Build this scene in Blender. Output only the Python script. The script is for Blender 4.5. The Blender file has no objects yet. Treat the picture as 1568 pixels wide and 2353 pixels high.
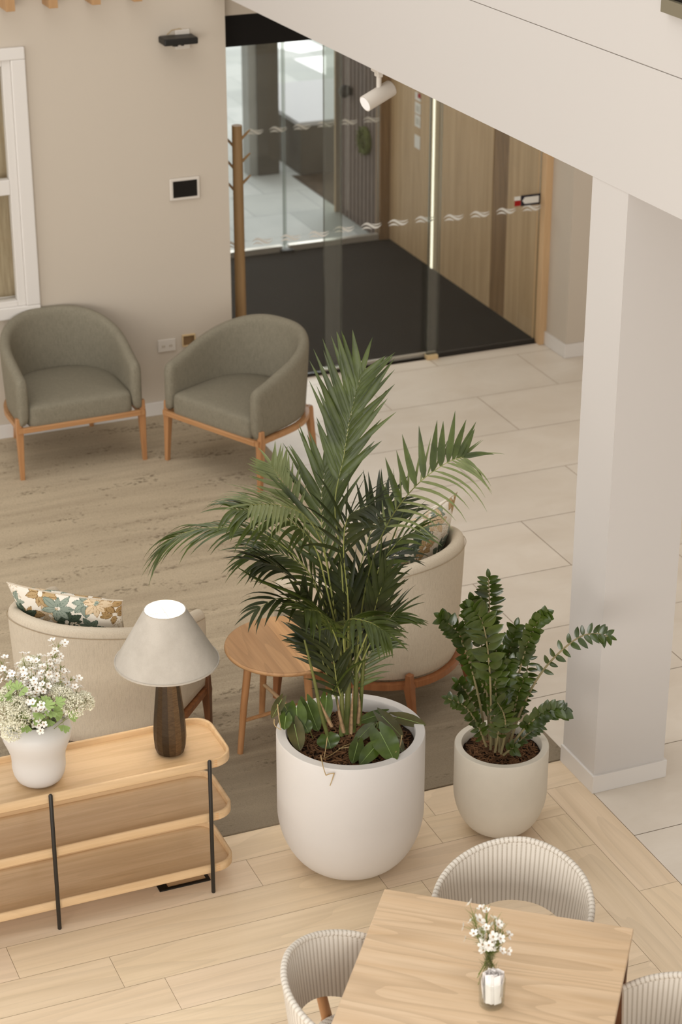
import bpy, bmesh, math, random
from mathutils import Vector, Matrix
import numpy as np
random.seed(7)
SC = bpy.context.scene
COL = SC.collection
PI = math.pi
V = Vector

# ------------------------------------------------------------------ camera
FPX, CX, CY, CAMH = 4780.0, 784.0, 1176.5, 5.0
TH, YAW = math.radians(24.85), math.radians(22.5)
FW = V((math.sin(YAW)*math.cos(TH), math.cos(YAW)*math.cos(TH), -math.sin(TH)))
RT = V((math.cos(YAW), -math.sin(YAW), 0))
UP = RT.cross(FW)
EYE = V((0, 0, CAMH))
DH = V((math.sin(YAW), math.cos(YAW), 0))
cd = bpy.data.cameras.new('camera')
cam = bpy.data.objects.new('camera', cd)
COL.objects.link(cam)
cd.sensor_fit = 'VERTICAL'
cd.sensor_height = 36.0
cd.lens = FPX/2353*36.0
cd.clip_end = 200
cd.dof.use_dof = True
cd.dof.focus_distance = 8.45
cd.dof.aperture_fstop = 3.2
cam.matrix_world = Matrix(((RT.x, UP.x, -FW.x, 0), (RT.y, UP.y, -FW.y, 0), (RT.z, UP.z, -FW.z, CAMH), (0, 0, 0, 1)))
SC.camera = cam

# ------------------------------------------------------------------ light and exposure
SC.view_settings.view_transform = 'Standard'
SC.view_settings.look = 'None'
SC.view_settings.exposure = 0.0
SC.view_settings.gamma = 1.0
SC.view_settings.use_curve_mapping = False
w = bpy.data.worlds.new('world')
SC.world = w
w.use_nodes = True
w.node_tree.nodes['Background'].inputs[0].default_value = (1.0, 0.975, 0.94, 1)
w.node_tree.nodes['Background'].inputs[1].default_value = 0.80

def area(name, loc, target, sx, sy, power, color):
    ld = bpy.data.lights.new(name, 'AREA')
    ld.shape = 'RECTANGLE'
    ld.size, ld.size_y = sx, sy
    ld.energy = power
    ld.color = color
    o = bpy.data.objects.new(name, ld)
    COL.objects.link(o)
    o.location = loc
    o.rotation_euler = (V(target)-V(loc)).to_track_quat('-Z', 'Y').to_euler()
    return o
area('daylight_window_front', (-2.6, -2.0, 2.7), (3.2, 8.5, 0.7), 8.0, 3.4, 610, (1.0, 0.96, 0.91))
area('daylight_window_left', (-5.0, 9.0, 2.1), (4.0, 8.8, .9), 6.0, 3.2, 150, (1.0, 0.955, 0.90))
area('overhead_fill', (1.2, 8.6, 7.5), (1.8, 8.8, 0), 5.0, 5.0, 115, (1.0, 0.955, 0.90))  # unseen overhead panel added to brighten the far floor
area('hall_fill', (6.4, 8.6, 2.6), (6.4, 8.6, 0), 3.0, 4.6, 40, (1.0, 0.94, 0.87))  # panel added under the slab to brighten the tiles
area('outside_fill', (14.0, 38.0, 14.0), (12.0, 31.0, 0), 30.0, 30.0, 12500, (0.95, 0.98, 1.0))  # panel added above the paving, standing in for sky light
area('lobby_fill', (5.2, 13.3, 2.44), (5.6, 13.3, 0), 1.4, 2.0, 34, (1.0, 0.92, 0.82))  # panel added below the lobby ceiling to lift the dark lobby

# ------------------------------------------------------------------ pixel helpers (photo frame -> points in the place)
def ray(x, y): return FW*FPX + RT*(x-CX) - UP*(y-CY)
def onz(x, y, z=0.0):
    d = ray(x, y); return EYE + d*((z-CAMH)/d.z)
def onY(x, y, Y):
    d = ray(x, y); return EYE + d*(Y/d.y)
def onX(x, y, X):
    d = ray(x, y); return EYE + d*(X/d.x)
def deep(x, y, c):               # point on the ray at horizontal forward distance c
    d = ray(x, y); return EYE + d*(c/d.dot(DH))

# ------------------------------------------------------------------ material helpers
MATS = {}
def s2l(c):
    return tuple(((v/255)/12.92 if v/255 <= 0.04045 else ((v/255+0.055)/1.055)**2.4) for v in c)
class NT:
    def __init__(s, name):
        s.m = bpy.data.materials.new(name); s.m.use_nodes = True
        s.t = s.m.node_tree; s.n = s.t.nodes; s.n.clear()
        s.out = s.n.new('ShaderNodeOutputMaterial')
    def new(s, typ, **kw):
        nd = s.n.new('ShaderNode'+typ)
        for k, v in kw.items():
            if k.startswith('i_'): nd.inputs[k[2:].replace('_', ' ')].default_value = v
            else: setattr(nd, k, v)
        return nd
    def link(s, a, b): s.t.links.new(a, b)
    def bsdf(s, rough=0.6, color=(.5, .5, .5), spec=0.5, **kw):
        b = s.new('BsdfPrincipled')
        b.inputs['Roughness'].default_value = rough
        b.inputs['Base Color'].default_value = (*color, 1)
        b.inputs['Specular IOR Level'].default_value = spec
        for k, v in kw.items(): b.inputs[k.replace('_', ' ')].default_value = v
        s.link(b.outputs[0], s.out.inputs[0]); return b
    def coord(s, kind='Object', scale=(1, 1, 1), rot=(0, 0, 0)):
        tc = s.new('TexCoord'); mp = s.new('Mapping')
        mp.inputs['Scale'].default_value = scale; mp.inputs['Rotation'].default_value = rot
        s.link(tc.outputs[kind], mp.inputs[0]); return mp.outputs[0]
    def noise(s, vec, scale=5, detail=4, rough=.5, dist=0):
        n = s.new('TexNoise'); n.inputs['Scale'].default_value = scale; n.inputs['Detail'].default_value = detail
        n.inputs['Roughness'].default_value = rough; n.inputs['Distortion'].default_value = dist
        s.link(vec, n.inputs['Vector']); return n.outputs['Fac']
    def ramp(s, fac, stops):
        r = s.new('ValToRGB'); e = r.color_ramp.elements
        while len(e) < len(stops): e.new(0.5)
        for el, (p, c) in zip(e, stops):
            el.position = p; el.color = (*c, 1) if len(c) == 3 else c
        s.link(fac, r.inputs[0]); return r.outputs[0]
    def mix(s, a, b, fac, blend='MIX'):
        m = s.new('Mix', data_type='RGBA', blend_type=blend)
        for sock, v in ((m.inputs[0], fac), (m.inputs[6], a), (m.inputs[7], b)):
            if isinstance(v, bpy.types.NodeSocket): s.link(v, sock)
            elif isinstance(v, (int, float)): sock.default_value = v
            else: sock.default_value = (*v, 1)
        return m.outputs[2]
    def bump(s, b, fac, strength=.3, dist=.01):
        bp = s.new('Bump'); bp.inputs['Strength'].default_value = strength; bp.inputs['Distance'].default_value = dist
        s.link(fac, bp.inputs['Height']); s.link(bp.outputs[0], b.inputs['Normal'])

def plain(name, rgb, rough=.6, spec=.4, var=0.0, vscale=20, bump=0, bscale=200, **kw):
    t = NT(name); c = s2l(rgb); b = t.bsdf(rough, c, spec, **kw)
    if var:
        v = t.coord(); n = t.noise(v, vscale, 5)
        t.link(t.ramp(n, [(.3, tuple(x*(1-var) for x in c)), (.7, tuple(min(1, x*(1+var)) for x in c))]), b.inputs['Base Color'])
    if bump:
        v = t.coord(); t.bump(b, t.noise(v, bscale, 3), bump, .002)
    MATS[name] = t.m; return t.m

def wood(name, base, dark, axis=0, grain=1.0, rough=.5, cath=0.0, kind='Object', tint=False, spec=.35):
    t = NT(name); b = t.bsdf(rough, s2l(base), spec)
    sc = [34*grain]*3; sc[axis] = 1.6*grain
    v = t.coord(kind, tuple(sc))
    n1 = t.noise(v, 1.0, 6, .6, .4)
    sc2 = [130*grain]*3; sc2[axis] = 4*grain
    n2 = t.noise(t.coord(kind, tuple(sc2)), 1.0, 3, .5)
    c1 = t.ramp(n1, [(.3, s2l(dark)), (.62, s2l(base))])
    c2 = t.mix(c1, tuple(x*.82 for x in s2l(dark)), t.ramp(n2, [(.55, (0, 0, 0)), (.75, (.35, .35, .35))]))
    if cath:
        sc3 = [5.5*grain]*3; sc3[axis] = .75*grain
        nn = t.noise(t.coord(kind, tuple(sc3)), 1.0, 2, .4, .3)
        m = t.new('Math', operation='MULTIPLY'); t.link(nn, m.inputs[0]); m.inputs[1].default_value = 13
        fr = t.new('Math', operation='FRACT'); t.link(m.outputs[0], fr.inputs[0])
        c2 = t.mix(c2, tuple(x*.72 for x in s2l(dark)), t.ramp(fr.outputs[0], [(0, (cath,)*3), (.12, (cath*.9,)*3), (.5, (0, 0, 0)), (1, (0, 0, 0))]))
    if tint and name == 'oak_plank':
        vo = t.new('TexVoronoi'); vo.inputs['Scale'].default_value = 1.0; t.link(t.coord('UV', (1.6, 3.4, 1)), vo.inputs['Vector'])
        c2 = t.mix(c2, s2l((128, 92, 60)), t.ramp(vo.outputs['Distance'], [(0, (.8,)*3), (.035, (.5,)*3), (.06, (0, 0, 0)), (1, (0, 0, 0))]))
    if tint:
        a = t.new('VertexColor', layer_name='tint')
        c2 = t.mix(c2, a.outputs[0], 1.0, 'MULTIPLY')
    t.link(c2, b.inputs['Base Color'])
    t.bump(b, n2, .08, .002)
    MATS[name] = t.m; return t.m

# paints and shell
plain('paint_beige', (195, 184, 169), .75, .2)
plain('paint_white', (202, 197, 192), .55, .3)
plain('shadow_gap', (186, 178, 168), .8, .1)
plain('paint_white_trim', (218, 213, 207), .4, .4)
plain('dark_header', (20, 17, 14), .7, .2)
wood('oak_plank', (231, 210, 182), (220, 198, 168), 0, .55, .42, .22, 'UV', True)
wood('oak_tray', (209, 178, 138), (194, 161, 120), 0, 1.0, .45, .12)
wood('oak_tray_x', (236, 198, 150), (220, 178, 128), 1, 1.0, .45, .1)
wood('oak_table', (220, 192, 158), (206, 174, 136), 0, .8, .38, .45)
wood('oak_warm_x', (186, 140, 96), (168, 122, 80), 0, 1.2, .4)
wood('oak_warm_z', (182, 134, 90), (162, 114, 74), 2, 1.2, .4)
wood('oak_side_top', (186, 145, 103), (168, 127, 87), 0, .9, .38, .35, tint=True)
wood('walnut_x', (150, 98, 60), (120, 74, 44), 0, 1.2, .4)
wood('walnut_z', (120, 78, 50), (92, 58, 36), 2, 1.2, .4)
wood('cherry_z', (160, 106, 68), (136, 86, 52), 2, 1.2, .4)
wood('oak_panel', (186, 160, 124), (168, 142, 106), 2, .5, .45, .1)
wood('oak_panel_dark', (138, 110, 76), (108, 82, 52), 2, .5, .45, .3)
wood('oak_jamb', (205, 172, 132), (190, 156, 116), 2, .8, .5)
wood('oak_batten', (180, 142, 100), (162, 124, 84), 2, .8, .5)
wood('rack_wood', (150, 120, 82), (130, 102, 66), 2, .8, .5)

t = NT('tile'); b = t.bsdf(.35, s2l((220, 211, 199)), .3)      # large format stone tiles, each its own shade
a = t.new('VertexColor', layer_name='tint')
n = t.noise(t.coord('Object', (1, 1.6, 1)), 2.2, 8, .6, .6)
c = t.ramp(n, [(.3, s2l((213, 202, 187))), (.7, s2l((224, 215, 202)))])
t.link(t.mix(c, a.outputs[0], 1.0, 'MULTIPLY'), b.inputs['Base Color']); MATS['tile'] = t.m
plain('grout', (176, 160, 138), .8, .2)
plain('seam', (172, 142, 104), .8, .1)

t = NT('carpet'); b = t.bsdf(.95, (.5, .4, .3), .1)             # streaked loop carpet
n1 = t.noise(t.coord('Object', (.55, 6.0, 1)), 1.5, 6, .6, .4)
n2 = t.noise(t.coord('Object', (30, 44, 1)), 1.0, 4, .65, .1)
n4 = t.noise(t.coord('Object', (1.6, 5, 1)), 1.3, 5, .65, .2)
n3 = t.noise(t.coord('Object', (1, 1.8, 1)), 130, 4, .7)
c = t.ramp(n1, [(.34, s2l((180, 164, 140))), (.5, s2l((190, 174, 149))), (.66, s2l((200, 184, 158)))])
cs = t.new('SeparateXYZ'); t.link(t.coord('Object', (1, 1, 1)), cs.inputs[0])   # shade along the oak floor, painted in as a darker band
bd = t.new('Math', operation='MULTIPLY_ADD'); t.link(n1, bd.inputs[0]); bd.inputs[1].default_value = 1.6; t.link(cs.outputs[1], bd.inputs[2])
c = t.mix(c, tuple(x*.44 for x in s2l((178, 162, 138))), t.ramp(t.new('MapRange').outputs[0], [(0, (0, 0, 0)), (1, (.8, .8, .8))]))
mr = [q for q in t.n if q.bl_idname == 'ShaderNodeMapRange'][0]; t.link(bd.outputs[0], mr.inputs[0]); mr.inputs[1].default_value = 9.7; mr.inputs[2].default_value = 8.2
sp_m = t.new('Math', operation='MULTIPLY'); t.link(n2, sp_m.inputs[0]); t.link(n4, sp_m.inputs[1])
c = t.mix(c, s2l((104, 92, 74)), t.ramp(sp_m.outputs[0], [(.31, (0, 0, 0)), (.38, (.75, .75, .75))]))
c = t.mix(c, s2l((112, 98, 80)), t.ramp(n3, [(.46, (0, 0, 0)), (.7, (.5, .5, .5))]))
t.link(c, b.inputs['Base Color']); t.bump(b, n3, .6, .004); MATS['carpet'] = t.m

def fabric(name, base, dark, scale=900, sheen=.2, mottled=.5):
    t = NT(name); b = t.bsdf(.9, s2l(base), .15)
    v = t.coord('Object', (1, 1, 1))
    n = t.noise(v, scale*.5, 3, .6)
    m = t.noise(v, 34, 6, .75)
    wv = t.noise(t.coord('Object', (1, 1, .12)), scale*.32, 2, .5)
    c = t.ramp(n, [(.3, s2l(dark)), (.7, s2l(base))])
    c = t.mix(c, tuple(x*.8 for x in s2l(dark)), t.ramp(m, [(.42, (mottled*.5,)*3), (.62, (0, 0, 0))]))
    c = t.mix(c, tuple(x*.85 for x in s2l(dark)), t.ramp(wv, [(.5, (0, 0, 0)), (.68, (.45,)*3)]))
    t.link(c, b.inputs['Base Color']); t.bump(b, n, .35, .0015); MATS[name] = t.m
fabric('fabric_grey', (148, 141, 124), (118, 112, 96), 700, mottled=.35)
fabric('fabric_cream', (214, 202, 183), (196, 182, 160), 800, mottled=.15)
plain('stitch', (160, 142, 116), .9, .1)

plain('pot_white', (208, 203, 198), .5, .35, .012, 6)
plain('pot_grey', (212, 204, 189), .6, .25, .03, 9, .15, 160)
plain('soil_dark', (48, 34, 24), .95, .1, .35, 40, .6, 90)
plain('bark', (104, 74, 50), .9, .15, .5, 35)
plain('ceramic_white', (202, 198, 193), .45, .35, .01, 8)
plain('black_metal', (38, 34, 29), .45, .4)
plain('black_plastic', (22, 19, 15), .45, .4)
plain('screen_black', (12, 9, 6), .25, .3)
plain('white_plastic', (208, 200, 189), .45, .4)
plain('steel', (190, 184, 172), .35, .5, Metallic=.6)
plain('brass', (210, 184, 140), .4, .5)
plain('rubber', (28, 26, 22), .8, .2)
plain('decal_white', (214, 212, 205), .5, .3)
plain('decal_red', (150, 12, 10), .5, .3)
plain('decal_navy', (28, 24, 34), .5, .3)
plain('packet_paper', (243, 238, 234), .6, .2)
plain('petal_white', (246, 242, 234), .6, .2, Subsurface_Weight=0.0)
plain('petal_cream', (244, 241, 222), .65, .2)
plain('flower_heart', (168, 132, 92), .7, .2)
plain('stem_green', (126, 134, 74), .6, .3)
plain('leaf_light', (150, 172, 104), .5, .3)
plain('leaf_mid', (84, 104, 46), .5, .35)
plain('vine_stem', (150, 126, 84), .6, .3)
plain('dry_stem', (176, 152, 110), .7, .2)
plain('dead_sheath', (146, 120, 90), .85, .15, .3, 60)
plain('concrete', (88, 84, 75), .9, .2, .12, 4)
plain('concrete_light', (150, 151, 146), .9, .2, .08, 4)
plain('planting_bed', (76, 66, 54), .95, .1, .4, 20)
plain('cladding', (112, 100, 92), .7, .25, .08, 10)
plain('cladding_gap', (44, 36, 30), .8, .1)
plain('wreath_green', (86, 92, 50), .8, .2, .35, 50)
plain('cane_white', (208, 203, 194), .7, .25)
plain('painted_light', (250, 250, 248), .8, .2)

def leafmat(name, a, bcol, rough=.35, spec=.5, trans=.12):
    t = NT(name); b = t.bsdf(rough, s2l(a), spec)
    n = t.noise(t.coord('Object'), 9, 4, .6)
    t.link(t.ramp(n, [(.35, s2l(a)), (.65, s2l(bcol))]), b.inputs['Base Color'])
    tr = t.new('BsdfTranslucent'); tr.inputs[0].default_value = (*[min(1, x*1.6) for x in s2l(bcol)], 1)
    mx = t.new('MixShader'); mx.inputs[0].default_value = trans
    t.link(b.outputs[0], mx.inputs[1]); t.link(tr.outputs[0], mx.inputs[2]); t.link(mx.outputs[0], t.out.inputs[0])
    MATS[name] = t.m
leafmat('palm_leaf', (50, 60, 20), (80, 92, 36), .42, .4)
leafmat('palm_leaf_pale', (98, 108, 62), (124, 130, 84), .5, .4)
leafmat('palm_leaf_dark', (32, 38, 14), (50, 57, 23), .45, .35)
leafmat('rachis', (124, 130, 66), (146, 146, 84), .45, .4, 0)
leafmat('cane_stem', (70, 80, 34), (104, 106, 54), .45, .4, 0)
leafmat('zz_leaf', (40, 52, 14), (66, 82, 26), .25, .6, .06)
leafmat('zz_stem', (120, 112, 78), (142, 128, 94), .5, .3, 0)
leafmat('heart_leaf', (50, 66, 18), (80, 98, 34), .32, .5, .1)
leafmat('heart_leaf_brown', (62, 62, 32), (88, 82, 44), .4, .4, .1)

def glass(name, tint=(.985, .99, .985), rough=.02, refl=.06):
    t = NT(name)
    tr = t.new('BsdfTransparent'); tr.inputs[0].default_value = (*tint, 1)
    gl = t.new('BsdfGlossy'); gl.inputs['Roughness'].default_value = rough
    mx = t.new('MixShader')
    fr = t.new('LayerWeight'); fr.inputs[0].default_value = .5
    pw = t.new('Math', operation='POWER'); pw.inputs[1].default_value = 4.0; t.link(fr.outputs['Facing'], pw.inputs[0])
    m = t.new('Math', operation='MULTIPLY_ADD'); m.inputs[1].default_value = .5; m.inputs[2].default_value = refl*.4
    t.link(pw.outputs[0], m.inputs[0]); t.link(m.outputs[0], mx.inputs[0])
    t.link(tr.outputs[0], mx.inputs[1]); t.link(gl.outputs[0], mx.inputs[2]); t.link(mx.outputs[0], t.out.inputs[0])
    MATS[name] = t.m
glass('glass_clear')
glass('glass_fin', (.90, .92, .89), .25, .22)
glass('glass_table', (.97, .98, .97), .03, .18)
glass('glass_edge', (.78, .80, .77), .2, .25)
t = NT('glass_solid'); b = t.bsdf(.02, (.95, .97, .95), .5, Transmission_Weight=1.0, IOR=1.3); MATS['glass_solid'] = t.m

def emit(name, rgb, s):
    t = NT(name); e = t.new('Emission'); e.inputs[0].default_value = (*s2l(rgb), 1); e.inputs[1].default_value = s
    t.link(e.outputs[0], t.out.inputs[0]); MATS[name] = t.m
emit('led_warm', (255, 244, 222), 2.2)
emit('spot_face', (255, 244, 232), 1.0)
emit('bulb', (255, 244, 225), 12.0)

t = NT('lamp_shade'); b = t.bsdf(.85, s2l((226, 214, 198)), .1)      # linen shade that lets some light through
n = t.noise(t.coord('Object'), 260, 3, .6); n2 = t.noise(t.coord('Object'), 9, 5, .7)
c = t.mix(t.ramp(n2, [(.35, s2l((186, 178, 166))), (.6, s2l((198, 190, 178)))]), s2l((176, 166, 151)), t.ramp(n, [(.5, (0, 0, 0)), (.75, (.3,)*3)]))
t.link(c, b.inputs['Base Color'])
tr = t.new('BsdfTranslucent'); tr.inputs[0].default_value = (.75, .62, .46, 1)
mx = t.new('MixShader'); mx.inputs[0].default_value = .12
t.link(b.outputs[0], mx.inputs[1]); t.link(tr.outputs[0], mx.inputs[2]); t.link(mx.outputs[0], t.out.inputs[0])
MATS['lamp_shade'] = t.m
plain('shade_lining', (250, 247, 240), .7, .2)
t = NT('bronze_facets'); b = t.bsdf(.38, s2l((70, 52, 33)), .5, Metallic=.5)
a = t.new('VertexColor', layer_name='tint')
n = t.noise(t.coord('Object', (1, 1, 3)), 60, 4, .6)
t.link(t.mix(t.ramp(n, [(.3, s2l((70, 53, 35))), (.7, s2l((92, 74, 52)))]), a.outputs[0], 1.0, 'MULTIPLY'), b.inputs['Base Color'])
t.bump(b, t.noise(t.coord('Object', (1, 1, 14)), 60, 2), .2, .002); MATS['bronze_facets'] = t.m

t = NT('entrance_mat'); b = t.bsdf(.95, s2l((62, 56, 48)), .05)
wv = t.new('TexWave', wave_type='BANDS', bands_direction='Y'); wv.inputs['Scale'].default_value = 14; wv.inputs['Distortion'].default_value = .3
t.link(t.coord(), wv.inputs['Vector'])
t.link(t.ramp(wv.outputs['Fac'], [(.2, s2l((28, 25, 21))), (.8, s2l((46, 42, 36)))]), b.inputs['Base Color']); t.bump(b, wv.outputs['Fac'], .5, .004); MATS['entrance_mat'] = t.m

t = NT('paving'); b = t.bsdf(.85, s2l((178, 182, 178)), .2)
br = t.new('TexBrick'); br.offset = 0.5
br.inputs['Color1'].default_value = (*s2l((184, 186, 182)), 1); br.inputs['Color2'].default_value = (*s2l((162, 165, 160)), 1)
br.inputs['Mortar'].default_value = (*s2l((150, 154, 150)), 1); br.inputs['Scale'].default_value = 1.0
br.inputs['Mortar Size'].default_value = .006; br.inputs['Brick Width'].default_value = .6; br.inputs['Row Height'].default_value = .6
t.link(t.coord(), br.inputs['Vector'])
n = t.noise(t.coord(), 1.4, 6, .65)
t.link(t.mix(br.outputs[0], s2l((150, 154, 152)), t.ramp(n, [(.45, (0, 0, 0)), (.7, (.5,)*3)])), b.inputs['Base Color']); MATS['paving'] = t.m

t = NT('linen_blind'); b = t.bsdf(.95, s2l((170, 152, 124)), .1)
n = t.noise(t.coord('Object', (8, 1, .6)), 6, 4, .6); n2 = t.noise(t.coord(), 300, 2)
t.link(t.mix(t.ramp(n, [(.35, s2l((160, 143, 116))), (.65, s2l((186, 170, 142)))]), s2l((140, 122, 96)), t.ramp(n2, [(.5, (0, 0, 0)), (.7, (.35,)*3)])), b.inputs['Base Color']); MATS['linen_blind'] = t.m

t = NT('wicker')                                                    # paper cord weave: ribs with small see-through gaps
b = t.bsdf(.8, s2l((214, 207, 196)), .2)
tc = t.new('TexCoord'); sp = t.new('SeparateXYZ'); t.link(tc.outputs['UV'], sp.inputs[0])
def tri(src, freq, ph=0):
    m = t.new('Math', operation='MULTIPLY_ADD'); t.link(src, m.inputs[0]); m.inputs[1].default_value = freq*2*PI; m.inputs[2].default_value = ph
    s = t.new('Math', operation='SINE'); t.link(m.outputs[0], s.inputs[0]); return s.outputs[0]
u, v_ = sp.outputs[0], sp.outputs[1]
ribs = tri(u, 1/.0175)
rows = tri(v_, 1/.0056)
gap_u = t.new('Math', operation='LESS_THAN'); t.link(ribs, gap_u.inputs[0]); gap_u.inputs[1].default_value = -.45
gap_v = t.new('Math', operation='LESS_THAN'); t.link(rows, gap_v.inputs[0]); gap_v.inputs[1].default_value = -.2
gp = t.new('Math', operation='MULTIPLY'); t.link(gap_u.outputs[0], gp.inputs[0]); t.link(gap_v.outputs[0], gp.inputs[1])
rib2 = t.new('Math', operation='MULTIPLY_ADD'); t.link(ribs, rib2.inputs[0]); rib2.inputs[1].default_value = .5; rib2.inputs[2].default_value = .5
c = t.mix(s2l((216, 208, 196)), s2l((140, 124, 100)), gp.outputs[0])
t.link(c, b.inputs['Base Color'])
hh = t.new('Math', operation='MULTIPLY_ADD'); t.link(rows, hh.inputs[0]); hh.inputs[1].default_value = .35; t.link(rib2.outputs[0], hh.inputs[2])
t.bump(b, hh.outputs[0], .38, .0014)
MATS['wicker'] = t.m

t = NT('floral'); b = t.bsdf(.9, (.8, .8, .8), .1)
a = t.new('VertexColor', layer_name='print'); n = t.noise(t.coord(), 500, 2)
t.link(t.mix(a.outputs[0], (.75, .72, .66), t.ramp(n, [(.5, (0, 0, 0)), (.8, (.18,)*3)]), 'MULTIPLY'), b.inputs['Base Color']); t.bump(b, n, .2, .001); MATS['floral'] = t.m

# ------------------------------------------------------------------ mesh helpers
class MB:
    def __init__(s): s.v = []; s.f = []; s.uv = []; s.c = []; s.has_uv = False; s.has_c = False
    def add(s, vs, fs, uvs=None, col=None):
        o = len(s.v); s.v += [tuple(p) for p in vs]
        for i, f in enumerate(fs):
            s.f.append([k+o for k in f])
            s.uv.append(uvs[i] if uvs else [(0, 0)]*len(f)); s.c.append(col if col else (1, 1, 1))
        if uvs: s.has_uv = True
        if col: s.has_c = True
        return s
    def box(s, a, b, col=None):
        x0, y0, z0 = a; x1, y1, z1 = b
        vs = [(x0, y0, z0), (x1, y0, z0), (x1, y1, z0), (x0, y1, z0), (x0, y0, z1), (x1, y0, z1), (x1, y1, z1), (x0, y1, z1)]
        return s.add(vs, [(0, 3, 2, 1), (4, 5, 6, 7), (0, 1, 5, 4), (1, 2, 6, 5), (2, 3, 7, 6), (3, 0, 4, 7)], None, col)
    def obox(s, c, ax, ay, az, col=None):         # half-axis vectors
        c, ax, ay, az = V(c), V(ax), V(ay), V(az)
        vs = [c+ax*i+ay*j+az*k for k in (-1, 1) for i, j in ((-1, -1), (1, -1), (1, 1), (-1, 1))]
        return s.add(vs, [(0, 3, 2, 1), (4, 5, 6, 7), (0, 1, 5, 4), (1, 2, 6, 5), (2, 3, 7, 6), (3, 0, 4, 7)], None, col)
    def loops(s, rings, closed=True, cap=True, wrap=False, uvs=False):
        n = len(rings[0]); vs = [p for r in rings for p in r]; fs = []; uv = []
        m = len(rings)
        for i in range(m if wrap else m-1):
            j2 = (i+1) % m
            for k in range(n if closed else n-1):
                k2 = (k+1) % n
                fs.append((i*n+k, i*n+k2, j2*n+k2, j2*n+k))
        if cap and closed and not wrap:
            fs.append(tuple(range(n-1, -1, -1))); fs.append(tuple(range((m-1)*n, m*n)))
        return s.add(vs, fs)
    def tube(s, pts, r, n=10, cap=True, sq=1.0, phase=0.0):
        pts = [V(p) for p in pts]; m = len(pts)
        rs = r if isinstance(r, (list, tuple)) else [r]*m
        rings = []; prev = None
        for i, p in enumerate(pts):
            T = (pts[min(i+1, m-1)]-pts[max(i-1, 0)]).normalized()
            if prev is None:
                a = V((0, 0, 1)) if abs(T.z) < .9 else V((1, 0, 0)); X = a.cross(T).normalized()
            else:
                X = (prev - T*prev.dot(T)).normalized()
            prev = X; Y = T.cross(X)
            rings.append([p + (X*math.cos(2*PI*k/n+phase)+Y*math.sin(2*PI*k/n+phase)*sq)*rs[i] for k in range(n)])
        return s.loops(rings, True, cap)
    def lathe(s, prof, n=48, c=(0, 0, 0), cap=True):
        c = V(c)
        return s.loops([[c+V((r*math.cos(2*PI*k/n), r*math.sin(2*PI*k/n), z)) for k in range(n)] for r, z in prof], True, cap)
    def build(s, name, mat, parent=None, smooth=True, sharp=40, bevel=0, bseg=2, sub=0, loc=None):
        me = bpy.data.meshes.new(name); me.from_pydata(s.v, [], s.f)
        if s.has_uv:
            l = me.uv_layers.new(name='UVMap'); l.data.foreach_set('uv', [q for u in s.uv for p in u for q in p])
        if s.has_c:
            l = me.color_attributes.new('tint', 'FLOAT_COLOR', 'CORNER')
            l.data.foreach_set('color', [q for f, c in zip(s.f, s.c) for _ in f for q in (*c, 1)])
        me.update()
        bm = bmesh.new(); bm.from_mesh(me); bmesh.ops.recalc_face_normals(bm, faces=bm.faces); bm.to_mesh(me); bm.free()
        me.materials.append(MATS[mat] if isinstance(mat, str) else mat)
        if smooth:
            me.shade_smooth()
            if not sub: me.set_sharp_from_angle(angle=math.radians(sharp))
        o = bpy.data.objects.new(name, me); COL.objects.link(o)
        if parent: o.parent = parent
        if loc is not None: o.location = loc
        if bevel:
            md = o.modifiers.new('bevel', 'BEVEL'); md.width = bevel; md.segments = bseg; md.limit_method = 'ANGLE'; md.angle_limit = math.radians(35)
            md.harden_normals = False
        if sub:
            md = o.modifiers.new('sub', 'SUBSURF'); md.levels = sub; md.render_levels = sub
        return o

def tag(o, label, cat, group=None, kind=None):
    if label: o['label'] = label
    if cat: o['category'] = cat
    if group: o['group'] = group
    if kind: o['kind'] = kind
    return o
def thing(name, label, cat, loc=(0, 0, 0), rz=0.0, group=None):
    o = bpy.data.objects.new(name, None); COL.objects.link(o)
    o.location = loc; o.rotation_euler = (0, 0, rz); o.empty_display_size = .1
    return tag(o, label, cat, group)
def struct(o): o['kind'] = 'structure'; return o
def copy_tree(o, parent=None):
    c = o.copy(); COL.objects.link(c)
    if parent: c.parent = parent
    for ch in list(o.children): copy_tree(ch, c)
    return c
def spline(pts, n):                      # Catmull-Rom through points
    P = [V(p) for p in pts]; P = [P[0]*2-P[1]]+P+[P[-1]*2-P[-2]]; out = []
    m = len(P)-3
    for q in range(n+1):
        t_ = q/n*m; i = min(int(t_), m-1); f = t_-i
        a, b_, c_, d = P[i:i+4]
        out.append(.5*((2*b_)+(c_-a)*f+(2*a-5*b_+4*c_-d)*f*f+(3*b_-a-3*c_+d)*f**3))
    return out
def sub_curve(pts, t):
    x = t*(len(pts)-1); i = min(int(x), len(pts)-2); return pts[i].lerp(pts[i+1], x-i)

# ================================================================== THE SHELL
XB = 4.03                     # plane of the bulkhead and the column's left side
YW = 11.77                    # lounge back wall
YG = 12.05                    # inner glass line
YO = 14.64                    # outer glass line

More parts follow.
